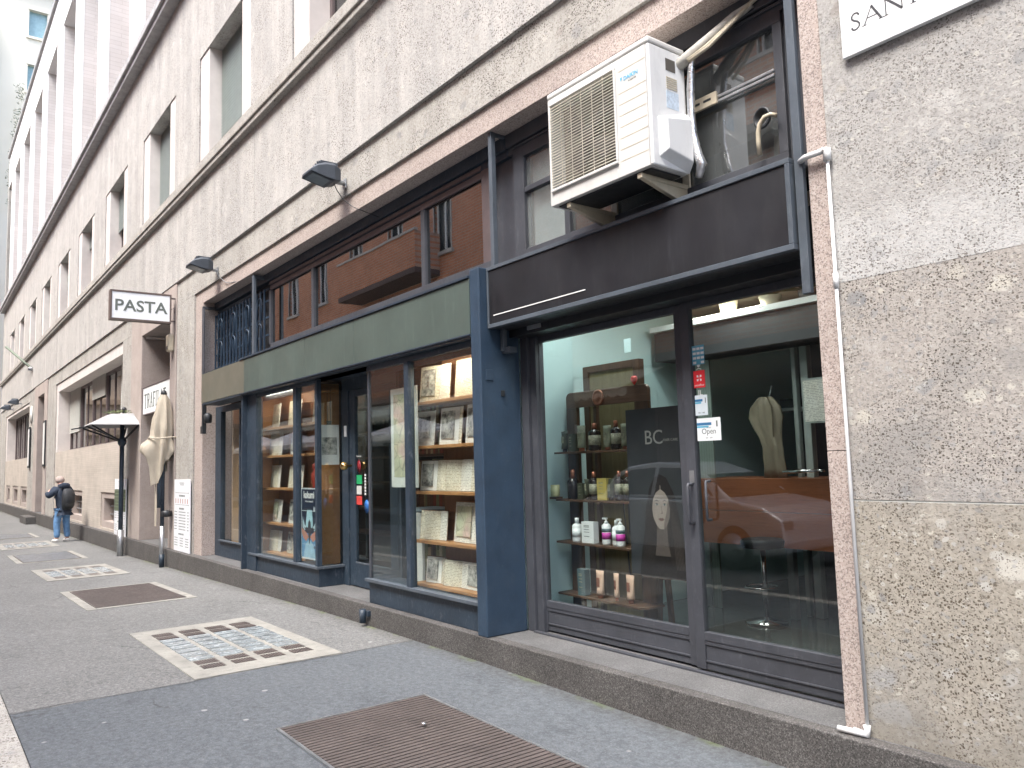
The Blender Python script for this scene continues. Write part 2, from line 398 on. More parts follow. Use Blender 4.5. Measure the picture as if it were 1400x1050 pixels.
MT['slate_light'] = worn_paint('blue_grey_angle_iron', (.075,.09,.108), amt=.35, scuff=(.14,.16,.18))
MT['brownmetal'] = worn_paint('brown_bronze_frame', (.10,.075,.075), amt=.15, scuff=(.15,.12,.12))
MT['black_panel'] = plain('black_fascia_panel', (.008,.008,.011), .6, var=.35, scale=1.6, bump=.03, dirt=.25, drip=.3)
MT['green_panel'] = plain('grey_green_fascia_panel', (.070,.094,.082), .45, var=.16, scale=1.2, bump=.02, dirt=.3, drip=.35)
MT['bronze_panel'] = plain('olive_bronze_fascia_panel', (.125,.122,.095), .4, var=.1, scale=1.2, bump=.02)
MT['dark'] = plain('dark_interior', (.022,.022,.024), .8)
MT['black'] = plain('black_metal', (.02,.022,.025), .45)
MT['glass'] = glass('shop_glass', .06, (.93,.96,.95))
MT['glass_dark'] = glass('transom_glass', .27, (.55,.57,.56))
MT['glass_painted_haze'] = glass('painted_haze_transom_glass', .16, (.6,.64,.64), dust_haze=.16)  # diffuse film painted in for a pale reflection on the salon transom
MT['glass_dusty'] = glass('dusty_transom_glass', .06, (.8,.84,.84), dust_haze=.25)
MT['glass_up'] = glass('upper_window_glass', .12, (.5,.52,.52))
MT['white_pl'] = plain('white_plastic', (.68,.68,.67), .45, var=.05, scale=3, bump=.03, dirt=.25)
MT['ac_body'] = plain('off_white_enamel', (.60,.59,.56), .4, var=.04, scale=2, bump=.02, dirt=.28)
MT['ac_dark'] = plain('condenser_fins_dark', (.09,.08,.07), .6)
MT['bracket'] = plain('cream_bracket_paint', (.50,.44,.33), .5, var=.12, scale=8, dirt=.4)
MT['marble'] = plain('white_marble_plaque', (.74,.75,.75), .35, var=.06, scale=3, bump=.02, dirt=.12)
MT['ink'] = plain('dark_lettering', (.05,.05,.055), .6)
MT['greyink'] = plain('grey_green_lettering', (.13,.15,.135), .6)
MT['shelfwood'] = wood('orange_shelf_wood', (.36,.17,.065), (.46,.235,.10))
MT['backwood'] = wood('brown_back_board', (.24,.10,.042), (.30,.13,.058), .5, 2)
MT['brownwood'] = wood('dark_brown_wood', (.065,.036,.022), (.11,.06,.036), .4, 2)
MT['redwood'] = wood('red_brown_counter_wood', (.32,.10,.042), (.40,.14,.06), .35)
MT['teal'] = plain('pale_aqua_wall', (.54,.71,.72), .6, var=.04, scale=1.5, bump=.03)
MT['white'] = plain('white_paint', (.75,.75,.73), .5, var=.04)
MT['brass'] = plain('aged_brass', (.55,.38,.16), .3, 1.0)
MT['steel'] = plain('galvanised_steel', (.42,.43,.44), .4, .8, var=.2, scale=9)
MT['chrome'] = plain('chrome', (.7,.7,.7), .12, 1.0)
MT['foil'] = plain('silver_foil_wrap', (.72,.72,.72), .3, 1.0, bump=1.0, bs=60)
MT['page'] = printed('printed_page', (.72,.67,.55), (.14,.12,.09), 'text')
MT['page_w'] = printed('pale_printed_page', (.78,.76,.70), (.20,.19,.18), 'text')
MT['engr'] = printed('engraved_plate', (.62,.61,.57), (.035,.035,.035), 'engrave')
MT['map'] = printed('map_print', (.66,.64,.52), (.2,.2,.17), 'map')
MT['paper'] = plain('paper', (.72,.71,.67), .8, var=.03)
MT['leather'] = plain('brown_leather', (.16,.075,.04), .5, var=.3)
# ------------------------------------------------------------------ ground
def gz(x):
    P = [(-60,-.20),(-30,-.20),(-19,-.165),(-11,-.045),(-8,-.0),(-5.5,-.0),(-2.6,-.04),(8,-.12),(60,-.12)]
    for (a, za), (b, zb) in zip(P, P[1:]):
        if a <= x <= b: return za + (zb-za)*(x-a)/(b-a)
    return P[0][1] if x < P[0][0] else P[-1][1]
def gsheet(mb, x0, x1, y0, y1, off, thick=0.0, m=0, step=1.0):
    n = max(1, int((x1-x0)/step)); vs = []; fs = []
    for i in range(n+1):
        x = x0+(x1-x0)*i/n; z = gz(x)+off
        vs += [(x,y0,z),(x,y1,z),(x,y0,z-thick-.001),(x,y1,z-thick-.001)]
    for i in range(n):
        a = i*4; b = a+4
        fs += [(a,b,b+1,a+1)]
        if thick: fs += [(a,a+2,b+2,b),(a+1,b+1,b+3,a+3)]
    if thick: fs += [(0,1,3,2),(n*4,n*4+2,n*4+3,n*4+1)]
    return mb.add(vs, fs, m)

g = MB().quad((-400,-400,-.42),(400,-400,-.42),(400,400,-.42),(-400,400,-.42)).build('ground', MT['road']); tag(g, kind='structure')
rd = MB(); gsheet(rd, -70, 30, -8.4, -3.30, -.14, .05); o = rd.build('road', MT['road']); tag(o, kind='structure')
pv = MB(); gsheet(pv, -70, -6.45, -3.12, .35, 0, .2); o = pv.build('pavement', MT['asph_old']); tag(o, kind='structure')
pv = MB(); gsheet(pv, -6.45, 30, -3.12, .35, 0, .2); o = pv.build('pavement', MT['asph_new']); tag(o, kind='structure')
pv = MB(); gsheet(pv, -70, 30, -12.2, -8.7, 0, .2); o = pv.build('pavement', MT['asph_old']); tag(o, kind='structure')
sm = MB(); rs = random.Random(4); yy = -3.12; xx = -6.45
while yy < 0:
    nx_ = -6.45 + .02*math.sin(yy*5) + rs.uniform(-.012,.012); ny = min(0, yy+.07)
    sm.add([(xx-.007,yy,gz(xx)+.004),(xx+.003,yy,gz(xx)+.004),(nx_+.003,ny,gz(nx_)+.004),(nx_-.007,ny,gz(nx_)+.004)], [(0,1,2,3)]); xx = nx_; yy += .07
o = sm.build('pavement_seam', MT['road']); tag(o, kind='structure')
kb = MB()
x = -70
while x < 30:
    L = random.uniform(.9, 1.3)
    kb.add(*(lambda a, b: ([(a,-3.30,gz(a)-.2),(b,-3.30,gz(b)-.2),(b,-3.125,gz(b)-.2),(a,-3.125,gz(a)-.2),(a,-3.30,gz(a)+.006),(b,-3.30,gz(b)+.006),(b,-3.125,gz(b)+.006),(a,-3.125,gz(a)+.006)], [(0,3,2,1),(4,5,6,7),(0,1,5,4),(1,2,6,5),(2,3,7,6),(3,0,4,7)]))(x, x+L-.008))
    x += L
o = kb.build('kerb', MT['stone_low'], bevel=.008); tag(o, kind='structure')
kb = MB(); kb.box(-70, 30, -8.7, -8.42, -.3, .0); o = kb.build('kerb', MT['granite']); tag(o, kind='structure')
# granite plinth that carries the shop fronts
pl = MB(); x = -52.5
cuts = [-52.5]
while cuts[-1] < 7: cuts.append(cuts[-1] + random.uniform(1.7, 2.6))
for a, b in zip(cuts, cuts[1:]):
    pl.box(a+.0015, b-.0015, 0, .09, -.4, .2)
o = pl.build('plinth_kerb', MT['granite'], bevel=.006); tag(o, kind='structure')
pt = MB()
for a, b in zip(cuts, cuts[1:]): pt.box(a+.0015, b-.0015, .0905, .62, -.4, .199)
o = pt.build('step', MT['granite_top']); tag(o, kind='structure')

# ------------------------------------------------------------------ the long stone building
B = thing('stone_building', 'long stone-clad building with pale pitted stone below and white piers above', 'building', (-20, .1, .2))
def part(mb, name, m, parent=None, bevel=0, label=None): return mb.build(name, m, parent or B, bevel=bevel, label=label)
Y0 = .10
# right pier in three tiers of slabs
part(MB().box(-2.183, 7, Y0, .62, .2, 1.347), 'wall', MT['stone_r_low'])
part(MB().box(-2.183, 7, Y0+.002, .62, 1.356, 2.468), 'wall', MT['stone_r_mid'])
part(MB().box(-2.183, 7, Y0+.001, .62, 2.4685, 5.06), 'wall', MT['stone_r_top'])
part(MB().box(-2.181, 7, Y0+.0045, .6, 1.34, 1.36), 'mortar_joint', MT['joint'])
# pink pilaster between salon and pier, lintel and soffit, left jamb
part(MB().box(-2.31, -2.19, .112, .62, .2, 1.60).box(-2.31, -2.19, .112, .62, 1.603, 4.42), 'pilaster', MT['pink'], bevel=.004)
part(MB().box(-14.03, -2.19, .128, .345, 4.42, 4.637), 'lintel', MT['pink'], bevel=.003)
part(MB().box(-14.03, -13.59, .125, .60, .2, 4.418), 'pilaster', MT['pink'], bevel=.004)
part(MB().box(-15.128, -14.032, Y0, .62, .2, 4.636), 'wall', MT['stone_low'])
# stone band over the openings, cut where the doorway surrounds rise through it
wb = MB()
for a, b in ((-15.128, 7), (-32.6, -18.86), (-51.5, -36.35)): wb.box(a, b, Y0, .62, 4.64, 5.06)
part(wb, 'stone_band', MT['stone_low'])
part(MB().box(-51.5, -51.4, .062, .62, 5.064, 6.50), 'stone_band', MT['stone_up'])
cx_ = [-51.39]; rj = random.Random(21)
while cx_[-1] < 7: cx_.append(cx_[-1] + rj.uniform(1.5, 2.4))
sb_ = MB()
for a, b in zip(cx_, cx_[1:]): sb_.box(a+.001, b-.001, .062+rj.uniform(-.002,.002), .62, 5.064, 6.50)
part(sb_, 'stone_band', MT['stone_up'])
part(MB().box(-51.6, 7, -.02, .5, 6.50, 6.58).box(-51.6, 7, -.045, .5, 6.58, 6.74), 'string_course', MT['stone_low'], bevel=.012)
part(MB().box(-51.7, 7, -.10, .5, 10.62, 10.74).box(-51.7, 7, -.16, .5, 10.74, 10.92), 'cornice', plain('weathered_cornice', (.36,.355,.355), .8, var=.2, scale=5), bevel=.012)
# second storey wall with windows
PITCH = 4.27
wr = [-11.2 - PITCH*k for k in range(-4, 10)]           # right edge of every surround
wm = MB(); xs = 7.0
for r in wr:
    l = r - 2.62
    if l < -51.4: break
    wm.box(r+.02, xs, Y0, .6, 6.74, 10.62); wm.box(l-.02, r+.02, Y0, .6, 8.83, 10.62); xs = l-.02
wm.box(-51.5, xs, Y0, .6, 6.74, 10.62)
part(wm, 'wall', MT['stone_up'])
MT['shutter'] = plain('grey_green_roller_shutter', (.30,.34,.325), .55, var=.08)
MT['shutter_pale'] = plain('pale_roller_shutter', (.50,.50,.46), .55, var=.08)
def slats(mb, x0, x1, y, z0, z1, p=.05):
    n = int((z1-z0)/p); p = (z1-z0)/n
    for i in range(n):
        z = z0 + i*p
        mb.add([(x0,y-.012,z),(x1,y-.012,z),(x1,y,z+p*.92),(x0,y,z+p*.92),(x0,y+.006,z+p),(x1,y+.006,z+p)], [(0,1,2,3),(3,2,5,4)])
    mb.box(x0, x1, y+.008, y+.02, z0, z1)
    return mb
for i, r in enumerate(wr):
    l = r - 2.62
    if l < -51.4: break
    a, b = l+.5, r-.43
    w = part(MB().box(a+.07, b-.07, .435, .441, 6.83, 8.75), 'window', MT['glass_up'])
    part(MB().box(l, l+.5, .118, .60, 6.741, 8.829), 'jamb', MT['white_frame'], w, bevel=.004); part(MB().box(r-.43, r, .118, .60, 6.741, 8.829), 'jamb', MT['white_frame'], w, bevel=.004)
    part(MB().box(a, b, .46, .6, 8.75, 8.829).box(a, a+.07, .40, .46, 6.745, 8.829).box(b-.07, b, .40, .46, 6.745, 8.829).box((a+b)/2-.05, (a+b)/2+.05, .41, .47, 6.745, 8.829).box(a+.07, b-.07, .41, .46, 6.745, 6.83), 'window_frame', MT['brownmetal'], w)
    z0 = {4: 7.05, 5: 6.76, 6: 7.75, 7: 8.3, 3: 8.5}.get(i, 6.9 + .5*((i*7) % 3))
    part(slats(MB(), a+.002, b-.002, .33, z0, 8.827, .055), 'shutter', MT['shutter'], w)
part(MB().box(-51.4, 7, .62, .66, 6.7, 10.7), 'inner_lining', MT['dark'])
# top storeys: tall white piers, deep reveals, blank parapet
for k in range(-7, 7):
    xr = -22.65 - PITCH*k; xl = xr - 1.45
    if xl < -51.5: continue
    part(MB().box(xl, xr, .10, .16, 10.921, 17.8), 'pier', [MT['white_pier']], bevel=.01); part(MB().box(xl, xr, .161, 1.35, 10.921, 17.8), 'reveal', MT['white_jamb'])
    a, b = xr+.002, xr + PITCH - 1.452
    part(MB().box(a, b, 1.25, 1.35, 10.93, 17.8), 'back_panel', MT['white_tile'])
    for za, zb in ((11.6, 14.0), (14.9, 17.2)):
        w = part(MB().box(a+.5, b-.5, 1.2, 1.26, za, zb), 'window', MT['white_frame'])
        part(MB().box(a+.6, b-.6, 1.19, 1.2, za+.1, zb-.1), 'window_pane', MT['glass_up'], w)
part(MB().box(-51.5, 7, .10, 1.5, 17.801, 19.55), 'parapet', MT['white_pier'])
part(MB().box(-51.6, 7, .0, 1.5, 19.551, 19.72), 'coping', plain('grey_metal_coping', (.30,.30,.30), .6))
part(MB().box(-51.5, 7, 1.5, 9, 19.3, 19.5), 'roof', MT['joint'])
part(MB().box(-51.5, 7, 9, 9.3, -.3, 19.5).box(-51.8, -51.5, .1, 9.3, -.3, 19.5).box(7, 7.3, .1, 9.3, -.3, 19.5), 'rear_wall', MT['stone_low'])
part(MB().box(-51.4, 7, .66, 9, 6.45, 6.7).box(-51.4, 7, .66, 9, 10.7, 10.9), 'floor_slab', MT['dark'])

# ---- doorway surrounds
def surround(x0, x1, oa, ob, ztop, zop, depth, name='doorway'):
    m = MB().box(x0, oa, .075, depth, .2, ztop).box(ob, x1, .075, depth, .2, ztop).box(oa, ob, .075, depth, zop, ztop)
    return part(m, name, MT['pinkdark'], bevel=.006)
d1 = surround(-18.855, -15.13, -17.85, -15.54, 5.055, 4.46, 1.15)
part(MB().box(-18.84, -15.145, .55, 1.15, 4.9, 5.05), 'soffit_fill', MT['pinkdark'], d1)
part(MB().box(-17.84, -15.55, 1.08, 1.14, .2, 2.5).box(-17.84, -17.70, 1.0, 1.08, .2, 4.45).box(-16.75, -16.65, 1.0, 1.08, .2, 4.45).box(-15.7, -15.55, 1.0, 1.08, .2, 4.45).box(-17.7, -15.7, 1.0, 1.08, 2.5, 2.62), 'door_frame', MT['brownmetal'], d1)
part(MB().box(-17.7, -15.7, 1.04, 1.05, 2.62, 4.45), 'window_pane', MT['glass_dusty'], d1)
part(MB().box(-17.84, -15.55, 1.16, 1.2, .2, 4.46), 'inner_wall', MT['dark'], d1)
part(MB().box(-17.8, -17.74, .14, .9, 4.40, 4.45), 'light_rail', MT['white_frame'], d1)
d2 = surround(-36.34, -32.62, -35.3, -33.4, 5.055, 4.60, 1.5)
part(MB().box(-35.29, -33.41, 1.4, 1.48, .2, 4.59), 'door_leaf', MT['brownwood'], d2)
part(MB().box(-36.3, -34.2, -.32, -.001, -.25, .06), 'doorstep', MT['granite'], d2)
# stone piers beside
part(MB().box(-19.88, -18.857, Y0, .62, .2, 4.636), 'wall', MT['stone_low'])
part(MB().box(-32.61, -30.6, Y0, .62, .2, 4.636), 'wall', MT['stone_low'])
part(MB().box(-38.3, -36.345, Y0, .62, .2, 4.636), 'wall', MT['stone_low'])
part(MB().box(-51.5, -48.6, Y0, .62, .2, 4.636), 'wall', MT['stone_low'])

# ---- two wide windows over tiled aprons with basement lights
def wide_window(x0, x1, zs, zt, nb, frame_left, blind):
    w = part(MB().box(x0, x1, .13, .62, zt, 4.636).box(x0, x0+frame_left, .13, .62, zs, zt).box(x1-.06, x1, .13, .62, zs, zt), 'window', MT['white_frame'], bevel=.004)
    a, b = x0+frame_left, x1-.06; f = MB(); n = nb
    for i in range(n+1):
        x = a + (b-a)*i/n; f.box(x-.06, x+.06, .50, .60, zs+.01, zt)
        if i < n: f.box(x+(b-a)/n*.5-.03, x+(b-a)/n*.5+.03, .52, .58, zs+.01, zt)
    f.box(a, b, .50, .60, zs+.01, zs+.09).box(a, b, .50, .60, zt-.08, zt-.001)
    part(f, 'window_frame', MT['brownmetal'], w)
    part(MB().box(a, b, .54, .546, zs+.09, zt-.08), 'window_pane', MT['glass_up'], w)
    part(MB().box(a, b, .70, .72, zs, zt), 'curtain', slatted('white_pleated_curtain', (.55,.54,.50), .22, .3, .8, 0, .35), w)
    for i, z in blind.items():
        xa = a + (b-a)*i/n + .06; xb = a + (b-a)*(i+1)/n - .06
        part(slats(MB(), xa, xb, .47, z, zt-.002, .06), 'shutter', MT['shutter_pale'], w)
    return w
wide_window(-30.6, -19.89, 2.34, 4.36, 5, .42, {0: 2.95, 2: 3.75, 4: 2.6})
wide_window(-48.6, -38.31, 2.34, 4.50, 5, .5, {})
def apron(x0, x1, holes):
    m = MB(); x = x0
    for a, b in holes:
        m.box(x, a, .12, .62, .2, 2.335); m.box(a, b, .12, .62, 1.13, 2.335); m.box(a, b, .12, .62, .2, .26); x = b
    m.box(x, x1, .12, .62, .2, 2.335)
    part(m, 'tiled_apron', MT['cream_tile'])
    for a, b in holes:
        s = part(MB().box(a, b, .15, .45, .98, 1.13).box(a, b, .15, .45, .26, .42).box(a, a+.28, .15, .45, .42, .98).box(b-.12, b, .15, .45, .42, .98), 'basement_window', MT['pinkdark'], bevel=.004)
        bars = MB(); aa, bb = a+.28, b-.12
        for i in range(1, 5): bars.box(aa+(bb-aa)*i/5-.012, aa+(bb-aa)*i/5+.012, .30, .32, .42, .98)
        for z in (.58, .78): bars.box(aa, bb, .29, .31, z-.018, z+.018)
        part(bars, 'bars', MT['steel'], s)
        part(MB().box(aa, bb, .42, .44, .42, .98), 'dark_opening', MT['dark'], s)
apron(-30.59, -19.885, [(-29.9, -28.6), (-27.4, -25.1), (-22.35, -19.95)])
apron(-48.59, -38.31, [(-47.6, -45.8), (-44.4, -42.2), (-41.0, -38.7)])
# ------------------------------------------------------------------ rooms behind the glass (parts of the building)
part(MB().box(-13.6, -5.43, .55, 4.2, .10, .196).box(-13.6, -5.40, .60, 4.2, 3.0, 3.1), 'room_floor', MT['brownwood'])
part(MB().box(-13.6, -5.43, 4.2, 4.3, .2, 3.3).box(-13.7, -13.6, .60, 4.2, .2, 4.6), 'room_wall', plain('bookshop_brown_wall', (.12,.075,.05), .7))
part(MB().box(-5.42, -5.34, .42, 4.6, .2, 4.42), 'room_wall', MT['teal'])
part(MB().box(-5.34, -5.30, .50, .69, .2, 2.75), 'room_wall', MT['teal'])
part(MB().box(-5.34, -1.9, .56, 4.6, .10, .197), 'room_floor', plain('glossy_dark_floor', (.10,.115,.115), .12, var=.1, bump=.02))
part(MB().box(-5.34, -1.9, .50, 4.6, 3.05, 3.15), 'room_ceiling', plain('beige_ceiling', (.50,.45,.36), .7))
part(MB().box(-5.34, -1.9, 4.6, 4.7, .2, 3.05).box(-1.9, -1.8, .62, 4.6, .2, 3.05), 'room_wall', plain('dark_grey_room_wall', (.055,.06,.062), .6))
part(MB().box(-13.6, -1.9, 2.4, 2.5, 3.1, 4.6).box(-13.6, -1.9, .5, 2.5, 4.5, 4.6), 'mezzanine_wall', plain('dim_mezzanine', (.05,.05,.05), .8))

# ------------------------------------------------------------------ bookshop front
K = thing('bookshop_facade', 'navy painted wooden bookshop front under a long plain grey-green fascia', 'shop front', (-9.4, .2, .2))
def kp(mb, name, m, parent=None, bevel=.003, label=None): return mb.build(name, m, parent or K, bevel=bevel, label=label)
for a, b, mt, lb in ((-13.2, -11.13, 'bronze_panel', 'olive bronze fascia panel at the far left'), (-11.125, -8.945, 'green_panel', None), (-8.94, -7.625, 'green_panel', None), (-7.62, -5.425, 'green_panel', None)):
    kp(MB().box(a, b, -.005, .07, 2.675, 3.145), 'fascia_panel', MT[mt], label=lb)
kp(MB().box(-11.3, -5.425, -.02, .34, 3.15, 3.175).box(-13.2, -11.3, .0, .34, 3.15, 3.16), 'ledge', MT['navy'])
kp(MB().box(-13.2, -5.425, .0, .30, 2.645, 2.67).box(-11.3, -5.425, -.015, .02, 2.66, 2.674), 'fascia_soffit', MT['navy'])
kp(MB().box(-13.15, -5.425, .08, .10, 2.68, 3.14), 'fascia_backing', MT['navy'])
kp(MB().box(-5.425, -5.29, .0, .41, .2, 3.22), 'column', MT['navy_col'], bevel=.01)
kp(MB().box(-5.289, -5.281, .05, .12, 2.27, 2.36), 'cover_plate', MT['navy_col']); kp(MB().box(-5.289, -5.276, .20, .235, 2.14, 2.19), 'key_switch', MT['black'])
for a_, b_, y_ in ((-7.46,-5.47,.15),(-10.92,-8.95,.19)): kp(MB().box(a_, b_, y_, y_+.012, 2.535, 2.64), 'fill_lamp_screen', MT['navy'])  # added strips that hide the bookshop fill lamps from the camera
# right display window
kp(MB().box(-7.5, -5.425, .085, .44, .2, .415), 'stall_riser', MT['navy'])
kp(MB().box(-7.53, -5.425, .045, .13, .417, .447), 'sill', MT['slate_light'])
kp(MB().box(-7.5, -5.425, .08, .13, 2.585, 2.644), 'head_rail', MT['navy'])
kp(MB().box(-6.68, -6.60, .06, .13, .448, 2.584), 'mullion', MT['navy'])
kp(MB().box(-7.50, -7.47, .085, .115, .448, 2.584).box(-5.46, -5.425, .07, .12, .448, 2.584), 'post', MT['slate'])
kp(MB().box(-7.468, -6.682, .098, .104, .45, 2.584), 'window_pane', MT['glass'], bevel=0)
kp(MB().box(-6.598, -5.462, .098, .104, .45, 2.584), 'window_pane', MT['glass'], bevel=0)
kp(MB().box(-7.49, -7.484, .117, .44, .45, 2.584), 'window_pane', MT['glass'], bevel=0)
kp(MB().box(-7.5, -7.45, .44, .50, .2, 2.64), 'post', MT['navy'])
# left display window with glazed return
kp(MB().box(-11.2, -8.86, .125, .46, .2, .405), 'stall_riser', MT['navy'], bevel=.004)
kp(MB().box(-11.22, -8.84, .09, .17, .407, .437).box(-8.90, -8.83, .17, .47, .407, .437), 'sill', MT['slate_light'])
kp(MB().box(-11.30, -10.93, .10, .20, .2, 2.644).box(-11.34, -11.30, .03, .46, .2, 2.664), 'post', MT['navy'])
kp(MB().box(-9.57, -9.48, .095, .17, .438, 2.60), 'mullion', MT['navy'])
kp(MB().box(-8.93, -8.87, .11, .17, .438, 2.60), 'post', MT['navy'])
kp(MB().box(-10.93, -8.87, .11, .17, 2.60, 2.644), 'head_rail', MT['navy'])
kp(MB().box(-10.929, -9.571, .138, .144, .438, 2.60), 'window_pane', MT['glass'], bevel=0)
kp(MB().box(-9.479, -8.931, .138, .144, .438, 2.60), 'window_pane', MT['glass'], bevel=0)
kp(MB().box(-8.888, -8.882, .171, .44, .438, 2.60), 'window_pane', MT['glass'], bevel=0)
# door
kp(MB().box(-8.90, -8.72, .44, .52, .2, 2.644).box(-7.60, -7.50, .44, .52, .2, 2.644).box(-8.72, -7.60, .44, .52, 2.50, 2.644), 'door_frame', MT['navy'])
dr = kp(MB().box(-8.715, -8.57, .455, .50, .21, 2.495).box(-7.72, -7.605, .455, .50, .21, 2.495).box(-8.57, -7.72, .455, .50, 2.42, 2.495).box(-8.57, -7.72, .455, .50, .21, .47), 'door', MT['navy'])
kp(MB().box(-8.57, -7.72, .474, .480, .47, 2.42), 'window_pane', MT['glass'], dr, bevel=0)
kp(MB().box(-8.57, -7.72, .45, .462, .47, .49), 'sill', MT['slate_light'], dr)
kn = MB().lathe([(.012,0),(.012,.05),(.03,.055),(.045,.075),(.05,.10),(.042,.125),(.02,.14),(.002,.143)], (0,0,0), 16)
kn.xform(Matrix.Translation((-8.66, .455, 1.60)) @ Matrix.Rotation(PI/2, 4, 'X')); kp(kn, 'knob', MT['brass'], dr, bevel=0)
kp(MB().box(-8.69, -8.64, .45, .455, 1.45, 1.53).box(-8.66, -8.645, .446, .45, 1.30, 1.34), 'lock', MT['black'], dr)
kp(MB().box(-8.80, -8.75, .425, .44, 1.95, 2.08), 'bell_box', MT['white_pl'])
# soffit of the porch
kp(MB().box(-11.3, -5.43, .10, .55, 2.645, 2.70), 'porch_soffit', MT['navy'])
# far-left recessed window with wooden board behind
kp(MB().box(-13.589, -13.30, .34, .42, .2, 2.644).box(-13.30, -11.3, .34, .42, .2, .45).box(-13.30, -11.34, .34, .42, 2.55, 2.644).box(-12.42, -12.36, .35, .41, .45, 2.55), 'window_frame', MT['navy'])
kp(MB().box(-13.29, -11.35, .30, .345, .45, .475), 'sill', MT['slate_light'])
kp(MB().box(-13.30, -11.34, .378, .384, .475, 2.55), 'window_pane', MT['glass'], bevel=0)
kp(MB().box(-13.30, -11.34, .52, .54, .22, 2.6), 'wooden_board', wood('tan_board', (.36,.22,.12), (.44,.28,.16), .6, 2))
# beams over the transom and frames
kp(MB().box(-13.589, -5.28, .31, .42, 4.30, 4.418).box(-11.05, -5.28, .34, .42, 4.235, 4.30), 'head_beam', MT['navy'])
kp(MB().box(-11.05, -5.68, .33, .36, 4.245, 4.285).box(-11.02, -5.68, .335, .36, 4.165, 4.225), 'head_rail', MT['brownmetal'])
for x in (-11.04, -9.51, -6.73): kp(MB().box(x-.035, x+.035, .335, .40, 3.38, 4.165), 'mullion', MT['slate'])
kp(MB().box(-5.68, -5.52, .335, .41, 3.30, 4.235), 'post', MT['brownmetal'])
kp(MB().box(-11.0, -5.52, .33, .42, 3.30, 3.378).box(-13.589, -11.0, .33, .42, 3.2, 3.30), 'transom_sill', MT['slate'])
for a, b in ((-11.005, -9.545), (-9.475, -6.765), (-6.695, -5.68)):
    kp(MB().box(a, b, .368, .374, 3.38, 4.165), 'window_pane', MT['glass_dark'], bevel=0)
kp(MB().box(-10.98, -5.7, .45, .46, 3.2, 4.3), 'dark_room_sheet', MT['dark'])  # dark sheet standing in for the unlit room behind the transom
# wrought-iron grille
gr = kp(MB().box(-13.58, -11.08, .40, .43, 3.3, 4.3), 'vent_back', MT['dark'])
g1 = MB(); x = -13.52; k = 0
while x < -11.06:
    g1.box(x-.011, x+.011, .30, .322, 3.22, 4.20); x += .155
for z in (3.30, 3.52, 3.78, 4.02, 4.19): g1.box(-13.58, -11.06, .325, .34, z-.012, z+.012)
kp(g1, 'grille', MT['navy_col'], bevel=0)
for x0 in (-13.2, -12.55, -11.9, -11.35):
    for zz, r in ((3.62, .09), (4.0, .09)):
        pts = [(x0 + r*math.cos(t), .296, zz + r*math.sin(t)) for t in [PI*i/10 for i in range(11)]]
        kp(MB().tube([(x0+r, .296, zz-.25)] + pts + [(x0-r, .296, zz-.22)], .011, 6), 'scroll', MT['navy_col'], bevel=0)
lou = MB(); z = 3.34
while z < 4.25: lou.add([(-13.58,.38,z),(-11.8,.38,z),(-11.8,.36,z+.04),(-13.58,.36,z+.04)], [(0,1,2,3)]); z += .075
kp(lou, 'louvre', MT['navy'], bevel=0)
kp(MB().box(-13.57, -13.45, .10, .115, 3.16, 4.30).box(-13.57, -13.53, .10, .34, 4.30, 4.345), 'angle_frame', MT['slate'])
kp(MB().box(-11.24, -11.17, .145, .185, 3.18, 4.40).box(-11.235, -11.18, .185, .34, 4.35, 4.40), 'awning_bracket', MT['slate_light'])

# ------------------------------------------------------------------ salon front
S = thing('salon_facade', 'dark grey metal sliding shop front under a black fascia board', 'shop front', (-3.8, .3, .2))
def sp(mb, name, m, parent=None, bevel=.003, label=None): return mb.build(name, m, parent or S, bevel=bevel, label=label)
sp(MB().box(-5.26, -2.43, .085, .12, 2.735, 3.185), 'fascia_panel', MT['black_panel'])
sp(MB().box(-5.28, -2.40, .075, .13, 3.186, 3.215).box(-5.28, -2.40, .075, .13, 2.70, 2.733).box(-5.28, -5.262, .075, .13, 2.733, 3.186).box(-2.43, -2.40, .075, .13, 2.733, 3.186), 'fascia_frame', MT['slate_light'])
sp(MB().box(-5.20, -4.08, .081, .0845, 2.797, 2.805), 'white_line', MT['white'], bevel=0)
sp(MB().box(-5.28, -2.40, .13, .36, 3.19, 3.208), 'ledge', MT['slate'])
sp(MB().box(-5.28, -2.32, .30, .55, 2.64, 2.99), 'roller_box', MT['black'])
sp(MB().box(-5.28, -2.40, .128, .30, 2.70, 2.72), 'fascia_soffit', MT['black'])
sp(MB().box(-5.02, -4.85, .285, .30, 2.665, 2.70), 'alarm_sensor', MT['steel'])
sp(MB().box(-2.385, -2.335, .10, .135, 2.45, 4.415).box(-2.385, -2.345, .135, .36, 4.37, 4.415), 'angle_post', MT['slate_light'])
sp(MB().box(-5.315, -5.268, .155, .20, 3.222, 4.44).box(-5.31, -5.275, .20, .40, 4.395, 4.44), 'awning_bracket', MT['slate_light'])
sp(MB().box(-5.275, -5.235, .20, .24, 2.52, 2.70).box(-5.28, -5.18, .22, .30, 2.50, 2.55), 'shutter_bracket', MT['slate_light'])
sp(MB().box(-5.29, -5.20, .42, .56, .2, 2.99).box(-5.20, -5.125, .45, .54, .2, 2.64), 'jamb', MT['slate'])
sp(MB().box(-2.335, -2.312, .35, .56, .2, 2.64), 'jamb', MT['slate'])
